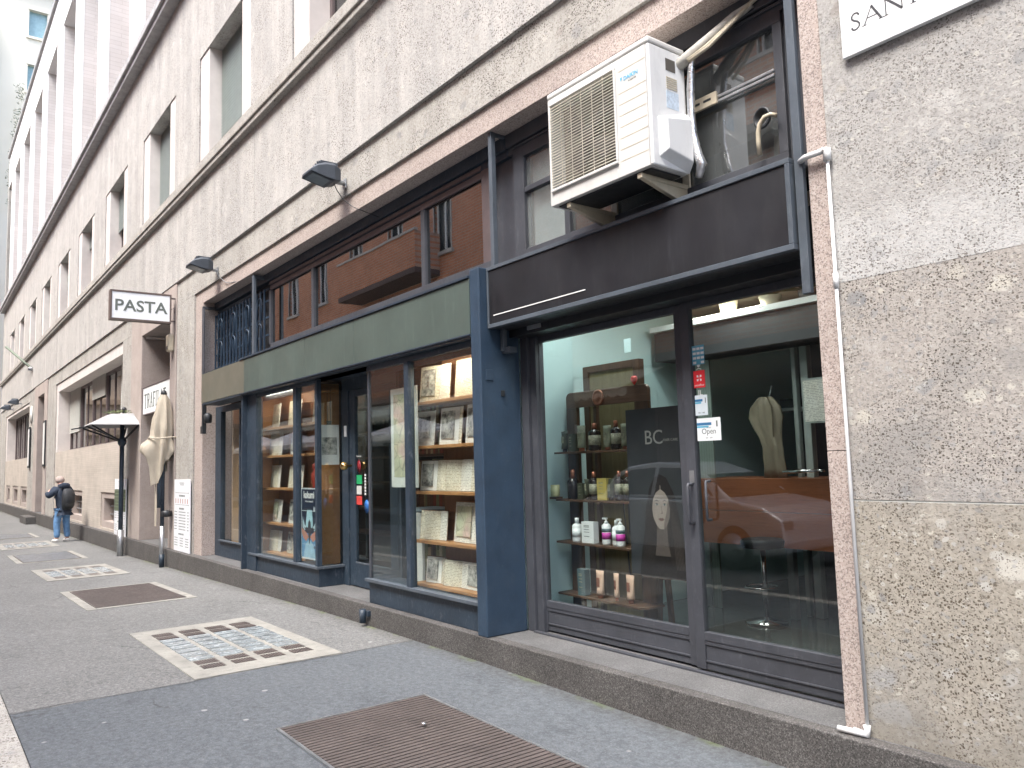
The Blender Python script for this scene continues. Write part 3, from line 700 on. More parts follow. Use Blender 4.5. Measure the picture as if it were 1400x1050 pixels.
def sash(a, b, y, nm):
    s = sp(MB().box(a, a+.075, y, y+.05, .215, 2.64).box(b-.075, b, y, y+.05, .215, 2.64).box(a+.075, b-.075, y, y+.05, 2.59, 2.64)
           .box(a+.075, b-.075, y, y+.05, .40, .455).box(a+.075, b-.075, y+.012, y+.05, .215, .40).box(a+.075, b-.075, y+.004, y+.05, .262, .275).box(a+.075, b-.075, y+.004, y+.05, .372, .40), nm, MT['slate'])
    sp(MB().box(a+.075, b-.075, y+.022, y+.028, .455, 2.59), 'window_pane', MT['glass'], s, bevel=0)
    return s
sash(-5.195, -3.555, .485, 'fixed_sash')
sd = sash(-3.55, -2.25, .455, 'sliding_door')
for y, x in ((.455, -3.51),):
    h = MB().tube([(x,y,1.41),(x,y-.045,1.41),(x,y-.05,1.395),(x,y-.05,1.17),(x,y-.045,1.155),(x,y,1.155)], .011, 8)
    h.tube([(x+.13,y+.02,1.43),(x+.13,y-.02,1.43),(x+.135,y-.03,1.42),(x+.135,y-.03,1.19),(x+.13,y-.02,1.18),(x+.13,y+.02,1.18)], .009, 8)
    sp(h, 'handle', MT['slate'], sd, bevel=0)
sp(MB().box(-3.53, -3.49, .452, .455, 1.42, 1.50), 'lock_plate', MT['steel'], sd)
sp(MB().box(-5.2, -2.32, .40, .44, .199, .212).box(-5.2, -2.32, .53, .56, .199, .214), 'floor_track', MT['slate'])
# transom of the salon
sp(MB().box(-5.20, -5.06, .335, .41, 3.30, 4.24).box(-5.06, -2.56, .335, .41, 3.30, 3.365).box(-5.06, -2.56, .335, .41, 4.17, 4.235).box(-2.62, -2.56, .336, .41, 3.365, 4.17).box(-4.56, -4.50, .336, .41, 3.365, 4.17).box(-5.06, -4.56, .34, .40, 3.855, 3.90), 'transom_frame', MT['slate'])
sp(MB().box(-5.27, -2.312, .31, .42, 4.30, 4.418).box(-5.27, -2.312, .34, .42, 4.236, 4.30).box(-5.2, -2.312, .325, .34, 4.27, 4.29), 'head_beam', MT['slate'])
sp(MB().box(-5.06, -4.56, .368, .374, 3.90, 4.17).box(-5.06, -4.56, .368, .374, 3.365, 3.855), 'window_pane', MT['glass_dusty'], bevel=0)
sp(MB().box(-5.05, -4.57, .43, .44, 3.32, 4.2), 'white_blind', plain('greyish_white_blind', (.52,.54,.53), .7))
sp(MB().box(-4.50, -2.62, .368, .374, 3.365, 4.17), 'window_pane', MT['glass_painted_haze'], bevel=0)
sp(MB().box(-2.56, -2.312, .36, .42, 3.2, 4.3), 'side_panel', MT['slate'])
sp(MB().box(-5.68, -5.20, .38, .42, 3.2, 4.3), 'side_panel', MT['slate'])
sp(MB().box(-4.50, -2.62, .325, .345, 3.845, 3.862).box(-4.50, -2.62, .325, .345, 3.875, 3.892), 'aluminium_rail', MT['steel'])
def one(mb, name, m, label, cat, loc, group=None, bevel=0, kind=None):
    return tag(mb.build(name, m, loc=loc, bevel=bevel), label, cat, group, kind)
# ------------------------------------------------------------------ air conditioner on brackets
A = thing('air_conditioner', 'boxy off-white air conditioner unit on cream brackets above the black fascia', 'air conditioner', (-3.69, .08, 3.39))
ax0, ax1, ay0, ay1, az0, az1 = -4.185, -3.20, -.12, .22, 3.40, 4.235
def ap(mb, name, m, parent=None, bevel=.004, label=None): return mb.build(name, m, parent or A, bevel=bevel, label=label)
fx0, fx1, fz0, fz1 = ax0+.035, -3.505, 3.515, 4.13
ap(MB().box(ax0, fx0, ay0, ay0+.02, az0, az1-.045).box(fx1, ax1-.03, ay0, ay0+.02, az0, az1-.045).box(fx0, fx1, ay0, ay0+.02, az0, fz0).box(fx0, fx1, ay0, ay0+.02, fz1, az1-.045)
   .box(ax0, ax1-.03, ay0+.02, ay1, az0, az0+.02).box(ax0, ax0+.012, ay0+.02, ay1, az0+.02, az1-.045).box(ax0, ax1-.03, ay1-.012, ay1, az0+.02, az1-.045), 'body', MT['ac_body'])
ap(MB().box(ax0-.004, ax1+.004, ay0-.004, ay1+.004, az1-.043, az1), 'top_cover', MT['ac_body'], bevel=.012)
ap(MB().box(ax1-.028, ax1, ay0+.001, ay1, az0, az1-.045), 'side_panel', MT['white_pl'], bevel=.01)
ap(MB().add([(ax1,ay0+.06,3.46),(ax1+.055,ay0+.09,3.50),(ax1+.055,ay1-.02,3.46),(ax1,ay1,3.40),(ax1,ay0+.06,3.72),(ax1+.055,ay0+.09,3.70),(ax1+.055,ay1-.02,3.74),(ax1,ay1,3.80)], [(0,1,5,4),(1,2,6,5),(2,3,7,6),(4,5,6,7),(0,3,2,1)]), 'valve_cover', MT['white_pl'], bevel=.006)
ap(MB().box(ax1-.001, ax1+.002, ay0+.155, ay0+.245, 4.05, 4.13), 'handle_recess', MT['ac_dark'], bevel=0)
vt = MB()
for i in range(6): vt.box(ax1-.001, ax1+.003, ay0+.155, ay0+.255, 3.93+i*.014, 3.937+i*.014)
ap(vt, 'side_vent', MT['bracket'], bevel=0)
ap(MB().box(ax1, ax1+.0015, ay0+.15, ay0+.265, 3.80, 3.915), 'rating_label', plain('pale_blue_label', (.50,.58,.66), .5, var=.25, scale=40), bevel=0)
# fan behind its wire guard
ap(MB().box(fx0+.002, fx1-.002, ay0+.12, ay0+.13, fz0, fz1), 'coil', slatted('coil_fins', (.17,.15,.12), .012, .6, .5, 0, .3), bevel=0)
fn = MB(); cx, cz = (fx0+fx1)/2, (fz0+fz1)/2
for k in range(4):
    a = k*PI/2+.4; pts = []
    for t, rr in ((0, .06), (.15, .25), (.75, .27), (1.0, .08)): pts.append((cx+rr*math.cos(a+t), ay0+.05+.05*t, cz+rr*math.sin(a+t)))
    fn.add(pts, [(0,1,2,3)])
fn.xform(Matrix()); hub = MB().lathe([(.07,0),(.07,.05),(.05,.06)], (0,0,0), 20); hub.xform(Matrix.Translation((cx, ay0+.10, cz)) @ Matrix.Rotation(PI/2, 4, 'X')); fn.add(hub.v, hub.f, 0, True)
ap(fn, 'fan', MT['ac_dark'], bevel=0)
gd = MB(); n = 30
for i in range(n+1):
    z = fz0 + (fz1-fz0)*i/n; gd.box(fx0, fx1, ay0-.010, ay0-.006, z-.0022, z+.0022)
for i in range(7):
    xx = fx0 + (fx1-fx0)*i/6; gd.box(xx-.0022, xx+.0022, ay0-.006, ay0-.002, fz0, fz1)
ap(gd, 'fan_guard', plain('cream_wire', (.62,.58,.49), .5), bevel=0)
ap(MB().box(fx0-.012, fx1+.014, ay0-.016, ay0, fz0-.02, fz0).box(fx0-.012, fx1+.014, ay0-.014, ay0, fz1, fz1+.012).box(fx1, fx1+.014, ay0-.016, ay0, fz0, fz1).box(fx0-.012, fx0, ay0-.014, ay0, fz0, fz1), 'guard_frame', MT['ac_body'])
rb = MB()
for z in (3.50, 3.575, 3.65, 3.725, 3.80, 3.875, 3.95, 4.10): rb.box(-3.47, ax1-.03, ay0-.0012, ay0+.001, z, z+.004)
ap(rb, 'front_rib', MT['bracket'], bevel=0)
mk = MB(); text_into(mk, 'DAIKIN', .038, facing(-3.358, ay0-.0015, 4.026), 0, .0006, sx=1.0, bold=.0006)
mk.add([(-3.452,ay0-.002,4.055),(-3.432,ay0-.002,4.055),(-3.445,ay0-.002,4.025)], [(0,1,2)])
ap(mk, 'maker_lettering', plain('sky_blue_lettering', (.10,.42,.65), .5), bevel=0)
mk = MB(); text_into(mk, 'INVERTER', .016, facing(-3.345, ay0-.0015, 4.004), 0, .0004); ap(mk, 'small_lettering', MT['greyink'], bevel=0)
ap(MB().box(ax0+.05, ax1-.05, ay0+.03, ay1-.03, az0-.012, az0-.001), 'base_pan', MT['black'])
for x in (-4.02, -3.34):
    b = ap(MB().box(x-.02, x+.02, -.10, .36, az0-.045, az0-.012).add([(x-.018,.36,az0-.045),(x+.018,.36,az0-.045),(x+.018,-.08,az0-.045),(x-.018,-.08,az0-.045),(x-.018,.36,3.24),(x+.018,.36,3.24)], [(0,1,2,3),(0,3,4),(1,5,2),(2,5,4,3)]), 'bracket', MT['bracket'])
    ap(MB().box(x-.03, x+.03, .345, .362, 3.22, az0+.08), 'wall_plate', MT['bracket'], b)
# refrigerant pipes
hz = MB().tube([(-3.26,.16,4.10),(-3.14,.20,4.16),(-3.0,.24,4.23),(-2.84,.28,4.31),(-2.72,.30,4.34)], [.038,.040,.036,.030,.022], 12)
one(hz, 'wrapped_pipe', plain('grey_tape_wrap', (.42,.40,.36), .7, var=.25, scale=14, bump=1, bs=30), 'thick grey taped pipe rising from the air conditioner to the beam', 'pipe', (-3.2,.16,4.1))
hz = MB().tube([(-3.13,.17,4.12),(-3.0,.20,4.165),(-2.86,.245,4.25),(-2.74,.28,4.33),(-2.66,.30,4.37)], .014, 8).tube([(-3.1,.15,4.10),(-2.97,.19,4.15),(-2.83,.24,4.25),(-2.70,.29,4.36)], .011, 8)
one(hz, 'cream_cable', MT['bracket'], 'pair of thin cream cables bound under the thick taped pipe', 'cable', (-3.13,.17,4.1))
hz = MB().tube([(-3.10,.20,4.16),(-3.13,.20,4.08),(-3.15,.21,3.95),(-3.16,.215,3.8),(-3.155,.22,3.65),(-3.13,.225,3.50),(-3.11,.23,3.44),(-3.14,.23,3.36)], [.012,.022,.026,.026,.024,.030,.034,.022], 12)
one(hz, 'foil_hose', MT['foil'], 'silver foil-wrapped hose hanging down behind the air conditioner', 'hose', (-3.13,.2,3.36))
hz = MB().tube([(-2.60,.30,3.585),(-2.63,.285,3.60),(-2.67,.278,3.595),(-2.70,.275,3.565),(-2.715,.275,3.52),(-2.72,.278,3.46),(-2.72,.285,3.38)], .014, 10)
c = MB()
for i in range(5):
    rr = .052-.004*i; c.tube([(-2.69+rr*math.cos(t), .285+.006*i, 3.60+rr*1.15*math.sin(t)) for t in [2*PI*j/18 for j in range(19)]], .009, 6, cap=False)
t_ = thing('flexible_hose', 'ribbed beige hose bending down beside a black coil on the salon transom', 'hose', (-2.8,.3,3.38))
hz.build('hose', MT['bracket'], t_); c.build('coil', MT['black'], t_)
t_ = thing('junction_strip', 'cream metal strip with two slots fixed to the rail right of the air conditioner', 'strip', (-3.28,.3,3.85))
MB().box(-3.45,-3.03,.305,.324,3.835,3.915).build('plate', MT['bracket'], t_, bevel=.003); MB().box(-3.22,-3.16,.3035,.305,3.87,3.885).box(-3.13,-3.07,.3035,.305,3.87,3.885).build('slot', MT['black'], t_)
# white drain pipe down the pilaster
dp = MB().tube([(-2.345,.10,3.178),(-2.30,.075,3.18),(-2.172,.075,3.18)], .016, 10).tube([(-2.172,.075,3.19),(-2.172,.075,.222)], .009, 10).tube([(-2.19,.075,3.18),(-2.172,.075,3.18),(-2.172,.075,3.12)], .021, 10).tube([(-2.172,.075,2.52),(-2.172,.075,2.44)], .014, 10)
dp.tube([(-2.172,.07,.26),(-2.172,.07,.219),(-2.24,.065,.219)], .019, 10).tube([(-2.172,.065,.219),(-2.315,.05,.219)], .015, 10)
one(dp, 'drain_pipe', MT['white_pl'], 'thin white plastic drain pipe down the joint beside the pink pilaster', 'pipe', (-2.172,.075,.2))
# marble street plaque with incised capitals
P = thing('street_plaque', 'white marble street plaque with dark incised capitals on the right pier', 'plaque', (-1.2,.09,3.6))
MB().box(-2.045, .35, .068, .097, 3.62, 4.35).build('slab', MT['marble'], P, bevel=.003)
lt = MB(); zb, hh, y, q = 3.742, .088, .0675, .58
def stroke(mb, pts, w):
    for (x1, z1), (x2, z2) in zip(pts, pts[1:]): mb.bar((x1,y,z1), (x2,y,z2), w*.62, .001, up=(0,1,0))
def srf(mb, x, z, w=.028): stroke(mb, [(x-w*q,z),(x+w*q,z)], .006)
X = -1.985
stroke(lt, [(X+a*q, zb+hh*b) for a, b in ((.075,.80),(.06,.97),(.03,1),(.008,.88),(.008,.70),(.03,.56),(.058,.45),(.075,.28),(.068,.10),(.04,0),(.015,.03),(0,.2))], .014)
def A_(X): stroke(lt, [(X,zb),(X+.058*q*1.3,zb+hh)], .008); stroke(lt, [(X+.054*q*1.3,zb+hh),(X+.118*q*1.3,zb)], .018); stroke(lt, [(X+.02*q*1.3,zb+hh*.36),(X+.095*q*1.3,zb+hh*.36)], .007); srf(lt, X, zb, .02); srf(lt, X+.118*q*1.3, zb, .024)
def N_(X): stroke(lt, [(X,zb),(X,zb+hh)], .009); stroke(lt, [(X,zb+hh),(X+.115*q*1.2,zb)], .018); stroke(lt, [(X+.115*q*1.2,zb),(X+.115*q*1.2,zb+hh)], .009); srf(lt, X, zb, .02); srf(lt, X+.115*q*1.2, zb+hh, .02)
def T_(X): stroke(lt, [(X+.05*q,zb),(X+.05*q,zb+hh)], .016); stroke(lt, [(X,zb+hh),(X+.10*q,zb+hh)], .010); srf(lt, X+.05*q, zb, .024)
A_(-1.918); N_(-1.805); T_(-1.70); A_(-1.62)
lt.build('lettering', MT['ink'], P)

# ------------------------------------------------------------------ floodlights over the bookshop
def floodlight(x, z, label, s=1.0, rz=0):
    t = thing('wall_floodlight', label, 'floodlight', (x, .06, z), 'floodlights on the stone wall', rz)
    def W(mb): return mb.xform(Matrix.Translation((x, .06, z)) @ Matrix.Scale(s, 4))
    # hooded housing: front edge hangs out over the street
    rings = []
    for yy, zt, zb_, w in ((-.50,.0,-.03,.15), (-.42,.075,-.055,.165), (-.30,.125,-.085,.17), (-.18,.135,-.10,.17), (-.08,.09,-.085,.13)):
        rings.append([(-w,yy,zb_),(-w,yy,zt*.7),(-w*.75,yy,zt),(w*.75,yy,zt),(w,yy,zt*.7),(w,yy,zb_)])
    W(MB().loft(rings, sm=False)).build('housing', MT['lampmetal'], t, bevel=.006)
    fi = MB()
    for i in range(5): fi.box(-.12+i*.06-.005, -.12+i*.06+.005, -.36, -.12, .11, .165-.01*abs(i-2))
    W(fi).build('cooling_fin', MT['lampmetal'], t)
    W(MB().add([(-.155,-.50,-.034),(.155,-.50,-.034),(.155,-.20,-.104),(-.155,-.20,-.104)], [(0,1,2,3)]).add([(-.155,-.505,-.045),(.155,-.505,-.045),(.155,-.19,-.118),(-.155,-.19,-.118),(-.13,-.47,-.052),(.13,-.47,-.052),(.13,-.23,-.11),(-.13,-.23,-.11)], [(0,1,5,4),(1,2,6,5),(2,3,7,6),(3,0,4,7)])).build('rim', MT['lampmetal'], t)
    W(MB().add([(-.13,-.47,-.050),(.13,-.47,-.050),(.13,-.23,-.108),(-.13,-.23,-.108)], [(0,1,2,3)])).build('lens', MT['lens'], t)
    W(MB().box(-.045, .045, -.14, .04, -.075, -.045).box(-.05, .05, .02, .04, -.13, .0).bar((0,-.10,-.06),(0,.02,-.06), .05, .05)).build('arm', MT['steel'], t, bevel=.004)
    return t
MT['lampmetal'] = worn_paint('blue_black_cast_metal', (.055,.065,.08), amt=.2, scuff=(.10,.12,.14))
MT['lens'] = plain('dull_lamp_lens', (.20,.23,.24), .15)
floodlight(-8.0, 4.83, 'black hooded floodlight over the middle of the bookshop, trailing a thin cable', .85)
floodlight(-12.7, 4.83, 'black hooded floodlight above the iron grille at the left end of the bookshop', .85)
floodlight(-41.3, 4.86, 'small dark floodlight above the farthest wide window, the nearer of the pair', 1.0)
floodlight(-44.9, 4.86, 'small dark floodlight above the farthest wide window, the farther of the pair', 1.0)
one(MB().tube([(-8.0,-.05,4.77),(-7.98,-.02,4.68),(-7.92,.03,4.56),(-7.82,.10,4.46),(-7.72,.14,4.405),(-7.6,.30,4.32)], .005, 6), 'lamp_cable', MT['black'], 'thin black cable dangling from the middle floodlight to the beam', 'cable', (-7.6,-.1,4.73))
one(MB().tube([(-12.66,.04,4.76),(-12.5,.09,4.60),(-12.3,.11,4.50),(-11.9,.13,4.44),(-11.5,.15,4.415),(-11.2,.16,4.40)], .005, 6), 'lamp_cable', MT['steel'], 'thin grey cable running from the left floodlight to the awning bracket', 'cable', (-12.1,0,4.7))
t_ = thing('spotlight', 'small black spotlight on a stub arm under the left end of the fascia', 'spotlight', (-13.05,.1,2.3))
MB().box(-13.12,-13.06,-.02,.04,2.26,2.64).build('arm', MT['black'], t_, bevel=.003)
MB().lathe([(.035,-.08),(.06,-.07),(.065,.05),(.03,.08)], (-12.92,.02,2.42), 14).build('lamp_head', MT['black'], t_)
MB().box(-13.15,-13.03,-.03,.03,2.18,2.30).build('bracket', MT['black'], t_, bevel=.003)

# ------------------------------------------------------------------ hanging sign PASTA
H = thing('hanging_sign', 'white rectangular box sign reading PASTA hung on two rods from the wall', 'sign', (-15.2,.1,4.3))
MB().box(-15.28,-15.12,-1.03,-1.0,4.29,4.83).box(-15.28,-15.12,-.04,-.01,4.29,4.83).box(-15.28,-15.12,-1.0,-.04,4.29,4.325).box(-15.28,-15.12,-1.0,-.04,4.795,4.83).build('frame', plain('brown_sign_frame', (.12,.09,.08), .5), H, bevel=.004)
MB().box(-15.265,-15.128,-1.0,-.04,4.325,4.795).build('panel', plain('white_acrylic', (.86,.88,.90), .3, var=.02), H)
lt = MB(); text_into(lt, 'PASTA', .285, facingx(-15.127,-.525,4.465), 0, .002, sx=1.06, bold=.005); lt.build('lettering', MT['greyink'], H)
MB().box(-15.215,-15.185,-.01,.10,4.76,4.785).box(-15.215,-15.185,-.01,.10,4.335,4.36).box(-15.23,-15.17,.085,.10,4.30,4.42).box(-15.23,-15.17,.085,.10,4.70,4.82).tube([(-15.2,-.01,4.55),(-15.2,.05,4.60),(-15.2,.06,4.50),(-15.2,.10,4.56)], .006, 6).build('rod', MT['brownmetal'], H)
t_ = thing('siren_box', 'cream rounded alarm box under the PASTA sign on the doorway edge', 'alarm box', (-15.33,.05,3.9))
MB().box(-15.43,-15.23,-.03,.075,3.80,4.12).build('case', MT['bracket'], t_, bevel=.03); MB().box(-15.39,-15.27,-.038,-.03,3.84,3.90).build('grille', MT['ac_dark'], t_)
# shop board in the doorway
T = thing('shop_board', 'white board with dark condensed serif capitals across the pink doorway', 'sign', (-16.7,.1,2.78))
MB().box(-17.78,-15.545,.10,.16,2.79,3.335).build('board', plain('white_board', (.76,.77,.76), .4, var=.03), T, bevel=.004)
MB().box(-17.80,-17.78,.09,.17,2.77,3.35).box(-17.78,-15.545,.09,.17,2.77,2.79).box(-17.78,-15.545,.09,.17,3.335,3.35).build('frame', MT['brownmetal'], T)
lt = MB(); x = -17.66; y = .097; zb = 2.90; hh = .30
def vst(x, w=.045): lt.box(x, x+w, y, y+.004, zb, zb+hh); lt.box(x-.02, x+w+.02, y, y+.004, zb, zb+.02); lt.box(x-.02, x+w+.02, y, y+.004, zb+hh-.02, zb+hh)
def hst(x0, x1, z, h=.03): lt.box(x0, x1, y+.001, y+.004, zb+z, zb+z+h)
# T R A F I L A T
vst(x+.08); hst(x, x+.205, hh-.03); x += .27
vst(x); hst(x, x+.13, hh-.03); hst(x, x+.13, hh*.5); lt.box(x+.12, x+.165, y, y+.004, zb+hh*.52, zb+hh-.01); lt.bar((x+.09,y+.002,zb+hh*.52),(x+.16,y+.002,zb+.01), .045, .004, up=(0,1,0)); x += .25
def AA(x): lt.bar((x,y+.002,zb),(x+.08,y+.002,zb+hh), .022, .004, up=(0,1,0)); lt.bar((x+.075,y+.002,zb+hh),(x+.16,y+.002,zb), .045, .004, up=(0,1,0)); hst(x+.03, x+.13, hh*.3, .02); hst(x-.03, x+.04, 0, .018); hst(x+.12, x+.2, 0, .018)
AA(x); x += .25
vst(x); hst(x, x+.14, hh-.03); hst(x, x+.11, hh*.48); x += .21
vst(x); x += .14
vst(x); hst(x, x+.15, 0); x += .22
AA(x); x += .21
vst(x+.08); hst(x, x+.205, hh-.03)
lt.build('lettering', MT['greyink'], T)

# ------------------------------------------------------------------ closed parasol
U = thing('closed_parasol', 'folded beige parasol tied round its dark pole beside the pasta doorway', 'parasol', (-15.3,-.08,gz(-15.3)))
z0 = gz(-15.3)
MB().tube([(-15.3,-.08,z0),(-15.3,-.08,.62)], .042, 12).build('sleeve', MT['steel'], U)
MB().tube([(-15.3,-.08,z0),(-15.3,-.08,.12)], .046, 12).tube([(-15.3,-.08,.60),(-15.3,-.08,2.95)], .035, 12).tube([(-15.30,-.13,.95),(-15.30,-.13,1.75)], .045, 12).build('pole', MT['navy'], U)
MB().lathe([(.03,-.06),(.085,-.05),(.09,.05),(.03,.06)], (-15.25,-.02,.84), 14).tube([(-15.3,-.08,.84),(-15.18,.02,.84)], .03, 8).build('clamp', MT['black'], U)
MB().lathe([(.02,0),(.05,.02),(.055,.05),(.04,.09),(.015,.11)], (-15.3,-.08,2.97), 14).build('finial', MT['black'], U)
rings = []; rnd = random.Random(3)
prof = [(3.00,.05,.03),(2.92,.09,.10),(2.82,.115,.20),(2.70,.13,.30),(2.55,.15,.36),(2.40,.165,.40),(2.28,.165,.36),(2.20,.15,.30),(2.10,.17,.42),(1.98,.18,.5),(1.86,.18,.55),(1.74,.165,.6),(1.64,.15,.6),(1.58,.14,.6)]
n = 40
for i, (z, r_, am) in enumerate(prof):
    ring = []
    for k in range(n):
        a = 2*PI*k/n
        fold = 1 + am*.55*math.sin(6*a + .35*i) + am*.28*math.sin(11*a + 1.3 - .2*i)
        rr = r_*fold
        # one loose flap towards the street, lower hem higher on the wall side
        fl = max(0, math.cos(a - PI*1.35))**3
        rr += fl*(.24*math.exp(-((z-2.02)/.16)**2) + .03)*(1 if z < 2.6 else .2)
        zz = z - .22*max(0, 1.8-z)/.22*max(0, math.cos(a+PI*.5)) + (.30*max(0, 2.0-z)/.4*max(0, math.cos(a-PI*.35))) + .05*math.sin(9*a)*max(0, 1.9-z)
        ring.append((-15.3+rr*math.cos(a)*.9, -.08+rr*math.sin(a)*.95, zz))
    rings.append(ring)
cl = plain('beige_canvas', (.42,.37,.295), .85, var=.1, scale=5, bump=.5, bs=25)
MB().loft(rings, caps=False).build('canvas', cl, U)
MB().add([(-15.36,-.20,1.62),(-15.28,-.20,1.60),(-15.31,-.17,.95),(-15.34,-.17,.62),(-15.38,-.19,.62)], [(0,1,2,3,4)]).build('loose_strap', cl, U)
st = MB().tube([(-15.3+.235*math.cos(a), -.08+.245*math.sin(a), 2.20+.01*math.sin(3*a)) for a in [2*PI*k/24 for k in range(25)]], .014, 6, cap=False)
st.build('tie_band', cl, U)

# ------------------------------------------------------------------ fabric canopy on a pole
C_ = thing('pole_canopy', 'pale grey square canopy with black struts and a finial on a dark pole', 'canopy', (-18.6,-.13,gz(-18.6)))
z0 = gz(-18.6)
MB().tube([(-18.6,-.13,z0),(-18.6,-.13,2.66)], .046, 12).lathe([(.046,0),(.085,.06),(.09,.14),(.046,.2)], (-18.6,-.13,2.16), 14).build('pole', MT['navy'], C_)
MB().tube([(-18.6,-.13,z0),(-18.6,-.13,z0+.55)], .065, 12).build('sleeve', MT['steel'], C_)
cv = plain('pale_grey_canvas', (.30,.297,.293), .8, var=.08, scale=3)
xa, xb, ya, yb = -19.25, -17.95, -.86, .09
top = [(-18.85,-.40,2.84),(-18.35,-.40,2.84),(-18.35,.03,2.86),(-18.85,.03,2.86)]
bot = [(xa,ya,2.58),(xb,ya,2.60),(xb,yb,2.60),(xa,yb,2.60)]
MB().add(bot+top+[(p[0],p[1],p[2]-.012) for p in bot+top], [(0,1,5,4),(1,2,6,5),(2,3,7,6),(3,0,4,7),(4,5,6,7),(8,9,13,12),(9,10,14,13),(10,11,15,14),(11,8,12,15),(12,13,14,15),(0,1,9,8),(1,2,10,9),(2,3,11,10),(3,0,8,11)]).build('canvas', cv, C_)
MB().bar((-18.6,-.80,2.59),(-18.6,-1.10,2.52), .04, .03).bar((-18.6,-.13,2.25),(-18.05,-.80,2.58), .03, .03).bar((-18.6,-.13,2.25),(-19.15,-.80,2.57), .03, .03).bar((-18.6,-.13,2.28),(-18.6,-.80,2.58), .03, .03).bar((-18.6,-.13,2.25),(-18.0,.06,2.58), .03, .03).bar((-18.6,-.13,2.25),(-19.2,.06,2.58), .03, .03).build('strut', MT['black'], C_)
MB().lathe([(.02,0),(.05,.03),(.04,.07),(.055,.10),(.02,.15)], (-18.6,-.10,2.86), 12).build('finial', MT['black'], C_)
lf = MB(); rnd = random.Random(5)
for i in range(130):
    p = Vector((-18.6+rnd.gauss(0,.16), -.22+rnd.gauss(0,.13), 2.875+rnd.random()*.05)); M_ = Matrix.Translation(p) @ Matrix.Rotation(rnd.random()*6.3, 4, 'Z') @ Matrix.Rotation(rnd.gauss(0,.7), 4, 'X')
    lf.add([M_ @ Vector(q) for q in ((-.03,0,0),(0,-.015,.01),(.03,0,0),(0,.015,.01))], [(0,1,2,3)])
one(lf, 'fallen_leaf_litter', plain('dull_green_leaves', (.16,.19,.09), .8, var=.4, scale=30), 'dull green leaf litter lying on top of the grey canopy', 'leaf litter', (-18.6,-.2,2.87), kind='stuff')

# ------------------------------------------------------------------ menu boards
def menu(name, x0, x1, y, z0, z1, label, dark_band=None, lean=.0):
    t = thing(name, label, 'menu board', ((x0+x1)/2, y, z0), 'menu boards leaning on the wall')
    MB().box(x0, x1, y, y+.018, z0, z1).build('board', plain('white_menu_board', (.73,.74,.76), .5, var=.03), t, bevel=.002)
    r_ = random.Random(len(name)+int(z1*10)); tx = MB(); w = x1-x0; z = z1-.10; yy = y-.0015
    def line(xc, ww, z, h): tx.box(xc-ww/2, xc+ww/2, yy, yy+.001, z, z+h)
    H_ = z1-z0
    def words(xs, ws, z, h):
        x = xs
        while x < xs+ws:
            l = r_.uniform(.02,.06); tx.box(x, min(x+l, xs+ws), yy, yy+.001, z, z+h); x += l+.014
    words(x0+w*.35, w*.3, z1-.07, .014); words(x0+w*.38, w*.25, z1-.10, .012)
    tx.box(x0+w*.08, x1-w*.04, yy, yy+.001, z1-.19*H_, z1-.19*H_+.006)
    words(x0+w*.33, w*.36, z1-.24*H_, .028)
    for k in range(6): tx.box(x0+w*(.10+.15*k), x0+w*(.13+.15*k), yy, yy+.001, z1-.335*H_, z1-.27*H_, 1)
    tx.box(x0+w*.08, x1-w*.04, yy, yy+.001, z1-.355*H_, z1-.355*H_+.005)
    words(x0+w*.34, w*.3, z1-.42*H_, .030)
    for k in range(7):
        zz = z1-(.46+.04*k)*H_; words(x0+w*.04, w*.16, zz, .014); words(x0+w*.32, w*.42, zz, .014); words(x0+w*.86, w*.08, zz, .014)
    words(x0+w*.3, w*.34, z1-.77*H_, .026)
    for k in range(4):
        zz = z1-(.82+.035*k)*H_
        for q in (.05,.4,.74): words(x0+w*q, w*.2, zz, .012)
    tx.build('menu_print', [MT['greyink'], plain('rust_pictograms', (.40,.12,.07), .6)], t)
    if dark_band: MB().box(x0+.01, x1-.01, y-.004, y-.001, *dark_band).build('chalk_strip', slatted('chalk_board_rows', (.09,.11,.07), .075, .1, .8, 2, 3.0), t)
    return t
menu('menu_board', -15.05, -14.05, .06, .205, 1.45, 'white menu board with six red pictograms on the pier left of the bookshop')
menu('menu_board', -20.25, -19.05, .05, .20, 1.46, 'tall menu board with an olive chalk strip behind the canopy pole', (.74, 1.22))
# notice strips by the far doorway
for x, lb in ((-32.9, 'dark framed vertical notice strip right of the far doorway'), (-37.6, 'dark framed vertical notice strip left of the far doorway')):
    t = thing('notice_strip', lb, 'notice board', (x,.07,1.9), 'notice strips by the far doorway')
    MB().box(x-.28,x+.28,.03,.072,1.9,3.55).build('frame', MT['black'], t); MB().box(x-.2,x-.02,.025,.03,1.98,3.47).box(x+.04,x+.2,.025,.03,1.98,3.47).build('sheet', MT['paper'], t)
t = thing('oval_plate', 'pale oval plate on the stone left of the far doorway', 'plate', (-37.2,.05,3.8)); o_ = MB().lathe([(.34,0),(.36,.03),(.02,.04)], (0,0,0), 20, sx=.7); o_.xform(Matrix.Translation((-37.3,.09,4.05)) @ Matrix.Rotation(PI/2,4,'X')); o_.build('disc', MT['paper'], t)
# flagpole stub
t = thing('flagpole', 'short greenish flagpole stub slanting out from the far string course', 'flagpole', (-37.5,.0,5.7))
MB().tube([(-37.2,.06,5.9),(-38.9,-.75,7.0)], .05, 8).build('pole', plain('green_bronze', (.14,.17,.13), .6), t); MB().lathe([(.10,0),(.12,.1),(.06,.14)], (-37.2,.0,5.85), 10).build('socket', MT['steel'], t)
